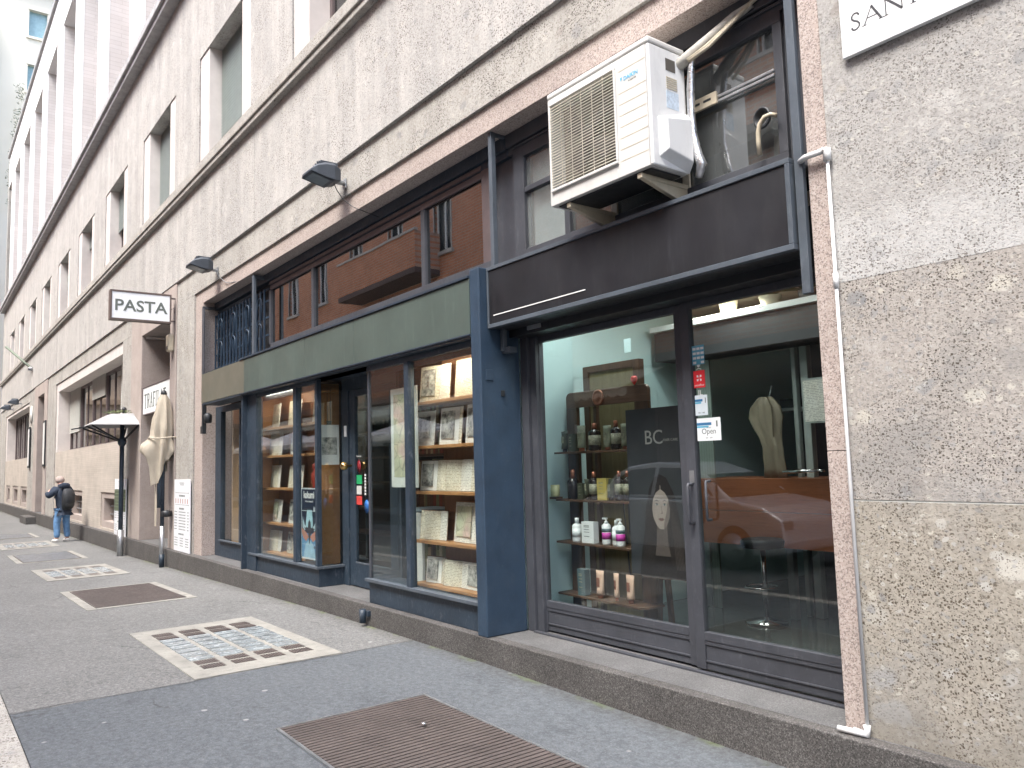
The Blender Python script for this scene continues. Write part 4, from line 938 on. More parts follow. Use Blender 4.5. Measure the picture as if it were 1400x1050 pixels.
# waste-water spout on the plinth
t = thing('rain_spout', 'stubby dark metal drain spout on the plinth below the bookshop door', 'spout', (-7.38,-.03,.02))
MB().tube([(-7.38,-.055,.035),(-7.38,-.055,.165)], .034, 16).build('cup', MT['navy'], t); MB().box(-7.36,-7.31,-.03,-.0005,.10,.15).build('bracket', MT['navy'], t)
# ------------------------------------------------------------------ pavement lights and gratings
MT['gratebrown'] = worn_paint('worn_brown_iron', (.098,.080,.073), amt=.3, scuff=(.20,.17,.16))
MT['concrete'] = plain('pale_cast_concrete', (.29,.28,.25), .85, var=.2, scale=4, bump=.8, dirt=.6)
MT['glassblock'] = plain('cloudy_glass_lens', (.27,.30,.31), .25, var=.4, scale=6, bump=.2)
def gbox(mb, x0, x1, y0, y1, a, b, m=0):
    za, zb = gz(x0), gz(x1)
    return mb.add([(x0,y0,za+a),(x1,y0,zb+a),(x1,y1,zb+a),(x0,y1,za+a),(x0,y0,za+b),(x1,y0,zb+b),(x1,y1,zb+b),(x0,y1,za+b)], [(0,3,2,1),(4,5,6,7),(0,1,5,4),(1,2,6,5),(2,3,7,6),(3,0,4,7)], m)
def grating(x0, x1, label, frame=False, mat='gratebrown', gx=.042):
    t = thing('pavement_grating', label, 'grating', ((x0+x1)/2, -1.3, gz((x0+x1)/2)), 'gratings in the pavement')
    b = MB(); y0, y1 = -1.86, -.80
    gbox(b, x0, x1, y0, y0+.018, .002, .014); gbox(b, x0, x1, y1-.018, y1, .002, .014); gbox(b, x0, x0+.018, y0+.018, y1-.018, .002, .014); gbox(b, x1-.018, x1, y0+.018, y1-.018, .002, .014)
    b.build('rim', MT['steel'] if not frame else MT['gratebrown'], t)
    b = MB(); gbox(b, x0+.018, x1-.018, y0+.018, y1-.018, .001, .004); b.build('plate', MT['black'], t)
    b = MB(); x = x0+.024
    while x < x1-.04: gbox(b, x, x+gx*.70, y0+.02, y1-.02, .003, .013); x += gx
    b.build('slats', MT[mat], t); t_ = t
    if frame:
        b = MB(); e = .11; gbox(b, x0-e, x1+e, y0-e, y0-.001, .001, .007); gbox(b, x0-e, x1+e, y1+.001, y1+e, .001, .007); gbox(b, x0-e, x0-.001, y0, y1, .001, .007); gbox(b, x1+.001, x1+e, y0, y1, .001, .007)
        b.build('concrete_frame', MT['concrete'], t)
grating(-4.93, -2.72, 'large brown ribbed iron grating set in the smooth dark asphalt')
grating(-12.95, -10.95, 'dark ribbed grating in a pale concrete frame, first one past the lens panel', True)
grating(-20.9, -18.9, 'bluish grey grating between the two farther lens panels', True, 'steel')
grating(-28.9, -26.9, 'farthest grey grating, beyond the standing person', True, 'steel')
def lens_panel(x0, x1, label, det=True):
    t = thing('pavement_light', label, 'lens panel', ((x0+x1)/2, -1.3, gz((x0+x1)/2)), 'glass lens panels in the pavement')
    y0, y1 = -1.92, -.70
    b = MB(); gbox(b, x0, x1, y0, y1, .001, .009); b.build('slab', MT['concrete'], t)
    L = x1-x0; e = .16; xs = [x0+.30, x1-.30]; nx, ny = 10, 4; ux = (L-.5)/nx; uy = (y1-y0-.22)/ny
    for i in range(nx):
        for j in range(ny):
            xa = x0+.25+ux*i; ya = y0+.11+uy*j
            b = MB(); end = i < 2 or i >= nx-2
            if end:
                gbox(b, xa+ux*.14, xa+ux*.86, ya+uy*.14, ya+uy*.86, .002, .0095)
                if det:
                    q = ya+uy*.17
                    while q < ya+uy*.83: gbox(b, xa+ux*.16, xa+ux*.84, q, q+.012, .0095, .013); q += .021
                b.build('vent', MT['gratebrown'], t)
            else:
                gbox(b, xa+ux*.11, xa+ux*.89, ya+uy*.10, ya+uy*.90, .002, .0115)
                b.build('lens', MT['glassblock'], t, bevel=.002)
lens_panel(-8.78, -6.46, 'concrete panel of bluish glass lenses with iron vents, nearest the camera')
lens_panel(-17.0, -14.75, 'pale lens panel beside the folded parasol, second from the camera', False)
lens_panel(-25.0, -22.75, 'distant pale lens panel at the feet of the standing person', False)
# crumbs of litter
one(MB().lathe([(.012,0),(.018,.006),(.012,.012)], (-4.35,-1.15,.012), 8), 'crumpled_foil', MT['foil'], 'tiny crumpled silver scrap lying on the large brown grating', 'litter', (-4.35,-1.15,.01))

# ------------------------------------------------------------------ the person
def local_build(mb, name, mat, parent):
    mb.v = [tuple(Vector(p)+Vector(parent['_o'])) for p in mb.v]; return mb.build(name, mat, parent)
def skin_mesh(name, verts, edges, mat, parent, sub=2, root=0):
    o3 = Vector(parent['_o']); me = D.meshes.new(name); me.from_pydata([Vector(v[:3]) for v in verts], edges, []); me.materials.append(mat)
    o = D.objects.new(name, me); COL.objects.link(o); o.parent = parent
    m = o.modifiers.new('skin', 'SKIN'); m.use_smooth_shade = True
    for i, v in enumerate(verts):
        r_ = v[3]; sv = me.skin_vertices[0].data[i]; sv.radius = (r_, r_) if not isinstance(r_, tuple) else r_; sv.use_root = (i == root)
    s = o.modifiers.new('sub', 'SUBSURF'); s.levels = sub; s.render_levels = sub
    return o
skin = plain('skin_tone', (.55,.34,.27), .6, var=.05); jacket = plain('navy_jacket_cloth', (.022,.033,.055), .85, var=.3, scale=12, bump=.8, bs=20)
jean = plain('light_blue_denim', (.12,.24,.42), .85, var=.3, scale=8, bump=.5, bs=60); shoe = plain('white_sneaker', (.66,.65,.62), .6)
gzp = gz(-24.2)
Pn = thing('person', 'person in navy jacket and blue jeans with a black backpack, head bowed', 'person', (-24.2,-.47,gzp), rz=0)
# local frame: +x = person's right, +y = forward; rotated so the back is to the camera, turned a little to the street
V = [(0,0,.95,.14),(0,.0,1.12,.13),(0,.02,1.30,.15),(0,.05,1.44,.085),(0,.10,1.50,.065),(0,.16,1.575,.085),(0,.185,1.63,.075),
     (.17,.03,1.40,.06),(.27,.05,1.20,.05),(.26,.24,1.12,.03),(.22,.32,1.16,.026),
     (-.17,.03,1.40,.06),(-.36,.02,1.22,.04),(-.30,.22,1.28,.03),(-.16,.29,1.40,.026),
     (.09,0,.88,.10),(.12,.03,.50,.065),(.13,-.02,.10,.045),(.14,.10,.04,.035),
     (-.09,0,.88,.10),(-.13,.04,.50,.065),(-.13,.0,.10,.045),(-.15,.12,.04,.035)]
E_ = [(0,1),(1,2),(2,3),(3,4),(4,5),(5,6),(2,7),(7,8),(8,9),(9,10),(2,11),(11,12),(12,13),(13,14),(0,15),(15,16),(16,17),(17,18),(0,19),(19,20),(20,21),(21,22)]
body = skin_mesh('body', V, E_, skin, Pn)
J = [(0,0,.86,.185),(0,-.005,1.05,.185),(0,.0,1.25,.195),(0,.03,1.42,.13),(.18,.03,1.38,.095),(.29,.05,1.18,.08),(.27,.22,1.11,.062),(-.18,.03,1.38,.095),(-.39,.02,1.20,.08),(-.29,.24,1.31,.055),(0,-.01,.80,.17)]
skin_mesh('jacket', J, [(0,1),(1,2),(2,3),(2,4),(4,5),(5,6),(2,7),(7,8),(8,9),(0,10)], jacket, Pn)
Jn = [(0,0,.86,.13),(.09,0,.80,.115),(.12,.03,.48,.088),(.13,-.02,.10,.075),(-.09,0,.80,.115),(-.13,.04,.48,.088),(-.13,.0,.10,.075)]
skin_mesh('jeans', Jn, [(0,1),(1,2),(2,3),(0,4),(4,5),(5,6)], jean, Pn)
for sx_, yy in ((.13,-.02),(-.14,.0)):
    skin_mesh('shoe', [(sx_,yy-.05,.05,.045),(sx_,yy+.07,.045,.048),(sx_*1.1,yy+.20,.032,.034)], [(0,1),(1,2)], shoe, Pn, 2, 1)
skin_mesh('hood', [(-.09,-.05,1.47,.075),(0,-.08,1.46,.095),(.09,-.05,1.47,.075),(.13,.04,1.47,.055),(-.13,.04,1.47,.055)], [(0,1),(1,2),(2,3),(0,4)], jacket, Pn, 2, 1)

bp_ = MB(); 
for i, (z, w, d) in enumerate(((.84,.11,.05),(.90,.16,.10),(1.05,.175,.13),(1.22,.17,.12),(1.34,.14,.09),(1.40,.08,.04))):
    pass
rings = []
for z, w, d in ((.84,.10,.05),(.90,.15,.10),(1.05,.17,.14),(1.22,.165,.13),(1.34,.14,.09),(1.40,.08,.04)):
    rings.append([(w*math.cos(a)*(1 if abs(math.cos(a))<.9 else .95), -.17-d*.6+d*math.sin(a), z) for a in [2*PI*k/16 for k in range(16)]])
bk = MB().loft(rings)

hc = MB().lathe([(.11*math.sin(PI*i/9)+.001, -.115*math.cos(PI*i/9)) for i in range(3, 10)], (0,.165,1.625), 18, sy=1.12)
local_build(hc.box(-.06,.06,.255,.36,1.60,1.612), 'cap', plain('dusty_pink_cap', (.36,.29,.26), .85), Pn)
bo = local_build(bk, 'backpack', plain('black_backpack_cloth', (.018,.02,.024), .7, var=.3, bump=.6, bs=30), Pn)
local_build(MB().loft([[(w*math.cos(a), -.345-.035*math.sin(a) if False else -.325+.05*math.sin(a), z) for a in [2*PI*k/12 for k in range(12)]] for z, w in ((.92,.10),(.96,.125),(1.10,.13),(1.14,.10))]), 'pocket', plain('black_pocket_cloth', (.025,.027,.03), .6), bo)
for s_ in (-1,1): local_build(MB().tube([(s_*.10,-.13,1.38),(s_*.12,.0,1.47),(s_*.13,.13,1.38),(s_*.14,.14,1.15)], .018, 6), 'strap', MT['black'], bo)
Pn.rotation_euler.z = math.radians(112)
# ------------------------------------------------------------------ bookshop window displays
def bookcase(name, label, x0, x1, y0, y1, zs, side_l=False, side_r=False, back=True, back_x0=None):
    t = thing(name, label, 'bookcase', ((x0+x1)/2, (y0+y1)/2, .44))
    for i, z in enumerate(zs):
        MB().box(x0+.002*i, x1, y0, y1, z-.032, z-.002).build('shelf', MT['shelfwood'], t, bevel=.003)
    if back: MB().box(back_x0 or x0, x1, y1+.002, y1+.02, .21, 2.62).build('back_board', MT['backwood'], t)
    if side_l: MB().box(x0-.03, x0, y0-.02, y1+.02, .42, 2.62).build('side_board', MT['shelfwood'], t, bevel=.002)
    if side_r: MB().box(x1, x1+.03, y0-.02, y1+.02, .42, 2.62).build('side_board', MT['shelfwood'], t, bevel=.002)
    return t
ZR = (.455, .865, 1.335, 1.775, 2.205)
bookcase('bookcase', 'orange-brown shelves of open books behind the right bookshop window', -6.88, -5.46, .26, .46, ZR, back_x0=-6.62)
ZL = (.455, .855, 1.33, 1.775, 2.165)
bookcase('bookcase', 'orange-brown shelves of pale books behind the left bookshop window', -11.12, -9.62, .27, .50, ZL, side_l=True, back_x0=-11.12)
bookcase('bookcase', 'narrow orange-brown shelf bay behind the blue poster in the left window', -9.58, -9.16, .27, .50, (1.33, 1.775, 2.165), side_r=True)

def book(x, z, w, h, kind, label, yaw=0.0, y=.335, split=.55, lean=.10, grp='open books shown on the window shelves'):
    """open book standing on a shelf, leaning back; spread = two curling page blocks on a cover"""
    t = thing('book', label, 'book', (x, y, z), grp, yaw)
    def L(mb): return mb.xform(Matrix.Translation((x, y, z)) @ Matrix.Rotation(-lean, 4, 'X'))
    wl = w*split; wr = w-wl; cv = {'red': 'redwood', 'brown': 'leather'}.get(kind.split('_')[-1], 'leather')
    L(MB().add([(-wl-.006,.018,0),(0,.034,0),(wr+.006,.006,0),(wr+.006,.006,h+.008),(0,.034,h+.008),(-wl-.006,.018,h+.008),
                (-wl-.006,.014,0),(0,.030,0),(wr+.006,.002,0),(wr+.006,.002,h+.008),(0,.030,h+.008),(-wl-.006,.014,h+.008)],
               [(0,1,4,5),(1,2,3,4),(6,7,10,11),(7,8,9,10),(0,6,11,5),(2,8,9,3),(5,4,10,11),(4,3,9,10)])).build('cover', MT[cv], t)
    def block(xa, xb, ya, yb, nm, mt, b1=.016):
        n = 7; f = []; 
        for i in range(n+1):
            u_ = i/n; xx = xa+(xb-xa)*u_; base = ya+(yb-ya)*u_
            f.append((xx, base - b1*math.sin(PI*min(1, .12+u_*.88))**.7 - .002, base))
        vs = []
        for xx, a_, b_ in f: vs += [(xx,a_,.004),(xx,a_,h),(xx,b_,.004),(xx,b_,h)]
        fs = []
        for i in range(n):
            p = i*4; q = p+4; fs += [(p,q,q+1,p+1),(p+2,p+3,q+3,q+2),(p+1,q+1,q+3,p+3),(p,p+2,q+2,q)]
        fs += [(0,1,3,2),(n*4,n*4+2,n*4+3,n*4+1)]
        return L(MB().add(vs, fs)).build(nm, MT[mt], t)
    k = kind.split('_')[0]
    pl_ = 'paper' if k in ('plate', 'wide') else 'page_w' if k == 'map' else 'page'
    block(0, -wl, .030, .014, 'left_pages', pl_)
    block(0, wr, .030, .002, 'right_pages', 'page_w' if k != 'plate' else 'page')
    if k in ('plate', 'wide', 'map', 'figure'):
        m_ = .14 if k != 'wide' else .07
        xa, xb = -wl*(1-m_), -wl*(m_+.04); za, zb = h*(.16 if k != 'wide' else .22), h*(.90 if k != 'wide' else .84)
        L(MB().box(xa, xb, -.0045, .004, za, zb)).build('picture', MT['engr' if k != 'map' else 'map'], t)
    return t
R_ = 'on the %s shelf, right window'
B_ = [
 (-6.52, 4, .44, .345, 'figure', 'large open book with swelling pages '+R_ % 'top', .15, .62),
 (-5.95, 4, .36, .350, 'text', 'open yellowed book, right one '+R_ % 'top', .0, .75),
 (-6.65, 3, .44, .335, 'wide', 'open book with a broad dark engraving, first '+R_ % 'second', .05, .90),
 (-6.20, 3, .38, .345, 'plate', 'open book with a tall dark engraving, second '+R_ % 'second', .0, .80),
 (-5.78, 3, .34, .350, 'plate', 'open book with a grey engraving, third '+R_ % 'second', .0, .80),
 (-6.60, 2, .40, .285, 'plate', 'open book with a dark figure plate, first '+R_ % 'middle', .1, .60),
 (-6.18, 2, .44, .285, 'text', 'wide open text book, middle one '+R_ % 'middle', .0, .55),
 (-5.78, 2, .34, .280, 'text', 'pale open text book beside the blue column '+R_ % 'middle', .05, .60),
 (-6.56, 1, .40, .270, 'text', 'small open text book, left one '+R_ % 'fourth', .12, .70),
 (-5.95, 1, .46, .360, 'map_red', 'big open book with faint map and red cover '+R_ % 'fourth', -.05, .78),
 (-6.55, 0, .30, .240, 'plate', 'narrow open book with a dark plate, left one '+R_ % 'bottom', .1, .72),
 (-6.20, 0, .38, .235, 'text', 'open book with blank looking pages, middle one '+R_ % 'bottom', .12, .62),
 (-5.84, 0, .32, .235, 'plate', 'open book with a grey leafy plate beside the column '+R_ % 'bottom', .0, .80),
]
for x, s, w_, h_, kd, lb, yw, sp_ in B_: book(x, ZR[s]-.001, w_*1.06, h_*1.03, kd, lb, yw, .34, sp_)
Q_ = 'on the %s shelf, left window'
B2 = [
 (-10.85, 4, .42, .34, 'text', 'pale open book, left one '+Q_ % 'top'), (-10.18, 4, .46, .34, 'text', 'pale open book, right one '+Q_ % 'top'),
 (-10.82, 3, .42, .30, 'text', 'white open book, left one '+Q_ % 'second'), (-10.18, 3, .40, .31, 'plate', 'white open book with a grey plate, right one '+Q_ % 'second'),
 (-10.86, 2, .40, .31, 'text', 'cream ribbed open book, left one '+Q_ % 'middle'), (-10.14, 2, .44, .30, 'text', 'cream open book by the mullion '+Q_ % 'middle'),
 (-10.80, 1, .44, .31, 'map', 'open book with a brownish sketch page, left one '+Q_ % 'fourth'), (-10.18, 1, .44, .32, 'plate', 'open book with a dark lower plate, right one '+Q_ % 'fourth'),
 (-10.86, 0, .42, .28, 'text', 'tan open book, left one '+Q_ % 'bottom'), (-10.26, 0, .52, .28, 'figure', 'white open book with a large drawing, right one '+Q_ % 'bottom'),
]
for i, (x, s, w_, h_, kd, lb) in enumerate(B2): book(x, ZL[s]-.001, w_, h_, kd, lb, .08*((i%3)-1), .36, .58 if i % 2 else .66)
book(-9.40, 2.164, .30, .36, 'text', 'pale open book on the top shelf above the blue poster', .1, .36, .6)
book(-9.42, 1.774, .28, .30, 'text', 'small open book on the second shelf above the blue poster', -.05, .36, .6)
t_ = thing('red_figurine', 'small red figure standing on the shelf just above the blue poster', 'figurine', (-9.50,.36,1.33))
MB().lathe([(.05,0),(.035,.03),(.055,.10),(.06,.18),(.03,.22),(.045,.26),(.035,.31),(.005,.33)], (-9.50,.36,1.329), 12).tube([(-9.46,.34,1.50),(-9.36,.34,1.62),(-9.38,.33,1.42)], .012, 6).build('body', plain('red_lacquer', (.30,.035,.02), .35), t_)
# blue poster in the left window
t = thing('blue_poster', 'tall narrow blue poster with white heading and a diving figure, inside the left window', 'poster', (-9.23,.16,.49))
y = .162
MB().box(-9.47,-8.965,y,y+.006,.49,1.345).build('sheet', plain('poster_white_edge', (.62,.66,.68), .6), t)
def panel(name, col, poly, dy, rough=.5): return MB().add([(a, y-dy, b) for a, b in poly], [tuple(range(len(poly)))]).build(name, plain(name+'_print', col, rough, var=.18, scale=14, bump=0), t)
panel('night_field', (.012,.022,.05), [(-9.455,.80),(-8.98,.80),(-8.98,1.33),(-9.455,1.33)], .001)
panel('blue_field', (.10,.28,.48), [(-9.455,.51),(-8.98,.51),(-8.98,.80),(-9.455,.80)], .001)
panel('pale_field', (.28,.48,.60), [(-9.40,.51),(-9.03,.51),(-9.10,.66),(-9.22,.74),(-9.34,.66)], .0016)
panel('waterfall', (.38,.60,.66), [(-9.29,1.08),(-9.14,1.08),(-9.11,.90),(-9.17,.84),(-9.27,.84),(-9.33,.90)], .002)
panel('peach_wing', (.50,.22,.15), [(-9.455,.86),(-9.30,.80),(-9.24,.76),(-9.32,.70),(-9.41,.74),(-9.455,.80)], .0022); panel('peach_wing', (.50,.22,.15), [(-8.98,.86),(-9.13,.80),(-9.20,.76),(-9.12,.70),(-9.03,.74),(-8.98,.80)], .0022)
panel('ice_cliff', (.42,.56,.60), [(-9.43,1.0),(-9.36,.90),(-9.31,.88),(-9.36,.83),(-9.43,.87)], .0024); panel('ice_cliff', (.42,.56,.60), [(-9.0,1.0),(-9.07,.90),(-9.12,.88),(-9.07,.83),(-9.0,.87)], .0024)
panel('figure', (.03,.03,.04), [(-9.25,.93),(-9.215,.97),(-9.18,.93),(-9.17,.87),(-9.04,.86),(-9.17,.83),(-9.20,.70),(-9.215,.66),(-9.23,.70),(-9.26,.83),(-9.39,.86),(-9.26,.87)], .003)
panel('small_bird', (.05,.10,.16), [(-9.10,.64),(-9.07,.66),(-9.03,.64),(-9.07,.62)], .003); panel('horizon_line', (.5,.58,.6), [(-9.455,1.065),(-8.98,1.065),(-8.98,1.073),(-9.455,1.073)], .0025)
panel('huts', (.45,.48,.5), [(-9.10,1.073),(-8.99,1.073),(-8.99,1.12),(-9.02,1.15),(-9.06,1.11),(-9.09,1.13)], .0028)
lt = MB(); text_into(lt, 'kukumi', .115, facing(-9.235, y-.0016, 1.225), 0, .0005, bold=.004, sx=.95); text_into(lt, 'libreria antiquaria', .034, facing(-9.225, y-.0016, 1.175), 0, .0004, sx=.95); lt.build('lettering', MT['white'], t)
# engravings hung in the return pane, by clips
t = thing('hanging_print', 'white print with a grey townscape clipped in the side pane left of the door', 'print', (-8.96,.33,1.65))
MB().box(-8.95,-8.944,.17,.43,1.62,2.10).build('sheet', MT['paper'], t); MB().box(-8.943,-8.941,.205,.40,1.74,1.95).build('picture', MT['engr'], t); MB().box(-8.955,-8.94,.27,.33,2.10,2.15).tube([(-8.948,.28,2.15),(-8.948,.28,2.55)], .003, 5).tube([(-8.948,.32,2.15),(-8.948,.32,2.55)], .003, 5).build('clip', MT['black'], t)
t = thing('display_ledge', 'two wooden ledges behind the side pane left of the door', 'ledge', (-9.0,.33,1.3)); MB().box(-9.1,-8.96,.18,.44,1.30,1.33).build('ledge', MT['shelfwood'], t); MB().box(-9.1,-8.96,.18,.44,2.50,2.53).build('ledge', MT['shelfwood'], t)
# map print across the mullion of the right window
t = thing('map_print', 'large faded pink and green map with white border behind the window mullion', 'map', (-6.98,.23,1.37))
MB().box(-7.25,-6.71,.225,.23,1.37,2.37).build('sheet', plain('map_border', (.62,.64,.60), .7), t); MB().box(-7.19,-6.76,.2225,.2245,1.47,2.31).build('map_print', MT['map'], t)
# room bookcases seen through the door
sh = thing('tall_bookcase', 'dark tall bookcase packed with old spines, seen through the door', 'bookcase', (-8.0,1.6,.2))
MB().box(-10.9,-6.9,1.75,1.8,.2,2.9).build('back_board', MT['dark'], sh)
for z in (.22,.66,1.0,1.36,1.72,2.08,2.44): MB().box(-10.9,-6.9,1.45,1.75,z-.03,z).build('shelf', MT['brownwood'], sh)
spine = [plain('spine_%s' % n_, c_, .5, var=.2, scale=20) for n_, c_ in (('olive', (.20,.20,.10)), ('tan', (.32,.22,.12)), ('brown', (.13,.06,.035)), ('red', (.24,.05,.03)), ('cream', (.42,.37,.26)))]
rnd = random.Random(11)
for zi, (z, hh_) in enumerate(((.22,.40),(.66,.30),(1.0,.30),(1.36,.30),(1.72,.30),(2.08,.3))):
    x = -8.95; 
    rown = ('lowest', 'second', 'third', 'fourth', 'fifth', 'sixth')[zi]
    while x < -6.95:
        w_ = rnd.uniform(.03,.075) if zi else rnd.uniform(.05,.085); h_ = hh_*rnd.uniform(.75,.98)
        c_ = rnd.choice([0,0,4,1] if zi == 0 else [2,3,1,2,0]); o = MB().box(x, x+w_-.004, 1.47, 1.65, z, z+h_).build('old_book', spine[c_], loc=(x,1.5,z), bevel=.004); tag(o, '%s old book spine on the %s shelf of the tall bookcase' % (('olive','tan','brown','red','cream')[c_], rown), 'book', 'old books packed in the tall bookcase'); x += w_
t = thing('folding_screen', 'grey board leaning behind the left pane of the right window', 'board', (-7.5,.62,.3))
MB().box(-7.44,-7.30,.60,.63,.30,1.08).build('board', MT['paper'], t); MB().box(-7.74,-7.48,.62,.65,.30,1.08).build('grey_board', MT['slate'], t)
t = thing('bookshop_table', 'small pale table inside the bookshop behind the door glass', 'table', (-8.0,1.0,.2))
MB().box(-8.2,-7.6,.9,1.3,1.06,1.09).build('top', plain('pale_table_top', (.40,.47,.52), .5), t)
for a_, b_ in ((-8.15,.95),(-7.65,.95),(-8.15,1.25),(-7.65,1.25)): MB().box(a_-.02,a_+.02,b_-.02,b_+.02,.2,1.06).build('leg', MT['brownwood'], t)
# door stickers
def sticker(x0, x1, z0, z1, col, nm='sticker', lb=None, par=None, y=None, extra=None):
    m = [plain(nm+'_face', col, .5, var=.05, bump=0)] if not isinstance(col, str) else [MT[col]]
    o = MB().box(x0, x1, y-.0015, y, z0, z1).build(nm, m, par); 
    if lb: o['label'] = lb
    return o
yd = .4735
st1 = sticker(-8.565,-8.425,1.385,1.49,(.02,.34,.12), 'sticker', 'green square sticker', dr, yd)
sticker(-8.565,-8.44,1.265,1.365,(.55,.56,.52), 'sticker', 'pale square sticker', dr, yd); sticker(-8.57,-8.43,1.145,1.245,(.58,.06,.05), 'sticker', 'red square sticker', dr, yd)
o = MB().lathe([(.075,0),(.078,.0015),(.001,.0016)], (0,0,0), 20, sx=.65, sy=1).xform(Matrix.Translation((-8.50,yd,1.59)) @ Matrix.Rotation(PI/2,4,'X')).build('sticker', plain('dark_red_badge', (.28,.02,.03), .4), dr); o['label'] = 'dark red oval sticker'
o = MB().lathe([(.06,0),(.062,.0015),(.001,.0016)], (0,0,0), 20).xform(Matrix.Translation((-8.31,yd,1.13)) @ Matrix.Rotation(PI/2,4,'X') @ Matrix.Scale(1.25,4,(0,1,0))).build('sticker', plain('blue_badge', (.03,.14,.42), .4), dr); o['label'] = 'blue oval sticker'
lt = MB()
for k in range(7): lt.box(-8.36,-8.325,yd-.002,yd,1.26+.036*k,1.285+.036*k)
lt.build('side_lettering', MT['white'], dr); lt = MB(); text_into(lt, 'Benvenuti', .03, facing(-8.50, yd-.001, 1.70), 0, .0004); lt.build('small_lettering', MT['white'], dr)

# ------------------------------------------------------------------ salon window: product stand
W = thing('display_stand', 'dark brown product stand with a rounded arch top and four shelves in the salon window', 'display stand', (-4.82,.85,.2))
def wp(mb, nm, m, bevel=.004, parent=None): return mb.build(nm, m, parent or W, bevel=bevel)
def arch(x0, x1, z0, z1, r=.05, n=5):
    pts = [(x0,z0)]
    for i in range(n+1): a = PI - PI/2*i/n; pts.append((x0+r+r*math.cos(a), z1-r+r*math.sin(a)))
    for i in range(n+1): a = PI/2 - PI/2*i/n; pts.append((x1-r+r*math.cos(a), z1-r+r*math.sin(a)))
    pts.append((x1,z0)); return pts
hd = arch(-5.27, -4.29, 2.045, 2.18)
MT['archwood'] = wood('brown_arch_wood', (.10,.052,.034), (.15,.08,.05), .45, 0)
wp(MB().prism(hd, .90, .935), 'arch_top', MT['archwood']); wp(MB().box(-5.27,-5.13,.90,.935,.21,2.045), 'post', MT['brownwood']); wp(MB().box(-4.43,-4.29,.90,.935,.21,2.045), 'post', MT['brownwood'])
wp(MB().box(-4.99,-4.95,.96,1.0,.21,2.1).box(-4.42,-4.38,.96,1.0,.21,1.75), 'rear_post', MT['brownwood'])
md = MB().lathe([(.066,0),(.07,.008),(.058,.014),(.05,.008),(.03,.012),(.004,.014)], (0,0,0), 24); md.xform(Matrix.Translation((-4.85,.898,2.11)) @ Matrix.Rotation(PI/2,4,'X')); wp(md, 'medallion', plain('copper_medallion', (.32,.13,.08), .35, .6), 0)
for z, a_, b_ in ((1.665,-5.29,-4.36),(1.262,-5.29,-4.34),(.905,-5.30,-4.34),(.472,-5.30,-4.24)):
    wp(MB().add([(a_,.76,z-.018),(b_-.06,.70,z-.018),(b_,.76,z-.018),(b_,.93,z-.018),(a_,.93,z-.018),(a_,.76,z),(b_-.06,.70,z),(b_,.76,z),(b_,.93,z),(a_,.93,z)], [(0,1,2,3,4),(5,6,7,8,9),(0,1,6,5),(1,2,7,6),(2,3,8,7),(3,4,9,8),(4,0,5,9)]), 'shelf', MT['brownwood'], .002)
wp(MB().tube([(-4.6,.95,1.25),(-4.58,.93,1.0),(-4.50,.94,.7),(-4.36,.93,.50)], .006, 6).tube([(-4.66,.95,1.25),(-4.62,.93,1.0),(-4.62,.95,.7),(-4.56,.93,.49)], .006, 6), 'cable', MT['black'], 0)
t = thing('framed_board', 'framed greenish brown wooden panel standing behind the product stand', 'panel', (-4.9,1.15,.2))
MB().box(-5.22,-4.57,1.10,1.14,.2,2.40).build('board', wood('greenish_aged_wood', (.16,.13,.06), (.22,.18,.09), .6, 2), t); MB().box(-5.24,-5.17,1.085,1.15,.2,2.42).box(-5.17,-4.62,1.085,1.15,2.36,2.42).box(-4.62,-4.55,1.085,1.15,.2,2.42).build('frame', MT['brownwood'], t, bevel=.004)
t = thing('red_heart', 'tiny bright red heart ornament on the corner of the arch top', 'ornament', (-4.42,.89,2.18)); MB().lathe([(.005,0),(.03,.03),(.035,.055),(.02,.07),(.004,.06)], (-4.42,.89,2.18), 12, sy=.5).build('heart', plain('signal_red', (.75,.03,.02), .4), t)
one(MB().box(-4.80,-4.72,1.18,1.19,2.50,2.62), 'wall_switch', MT['teal'], 'small square switch plate high on the pale wall behind the stand', 'switch', (-4.76,1.19,2.5))
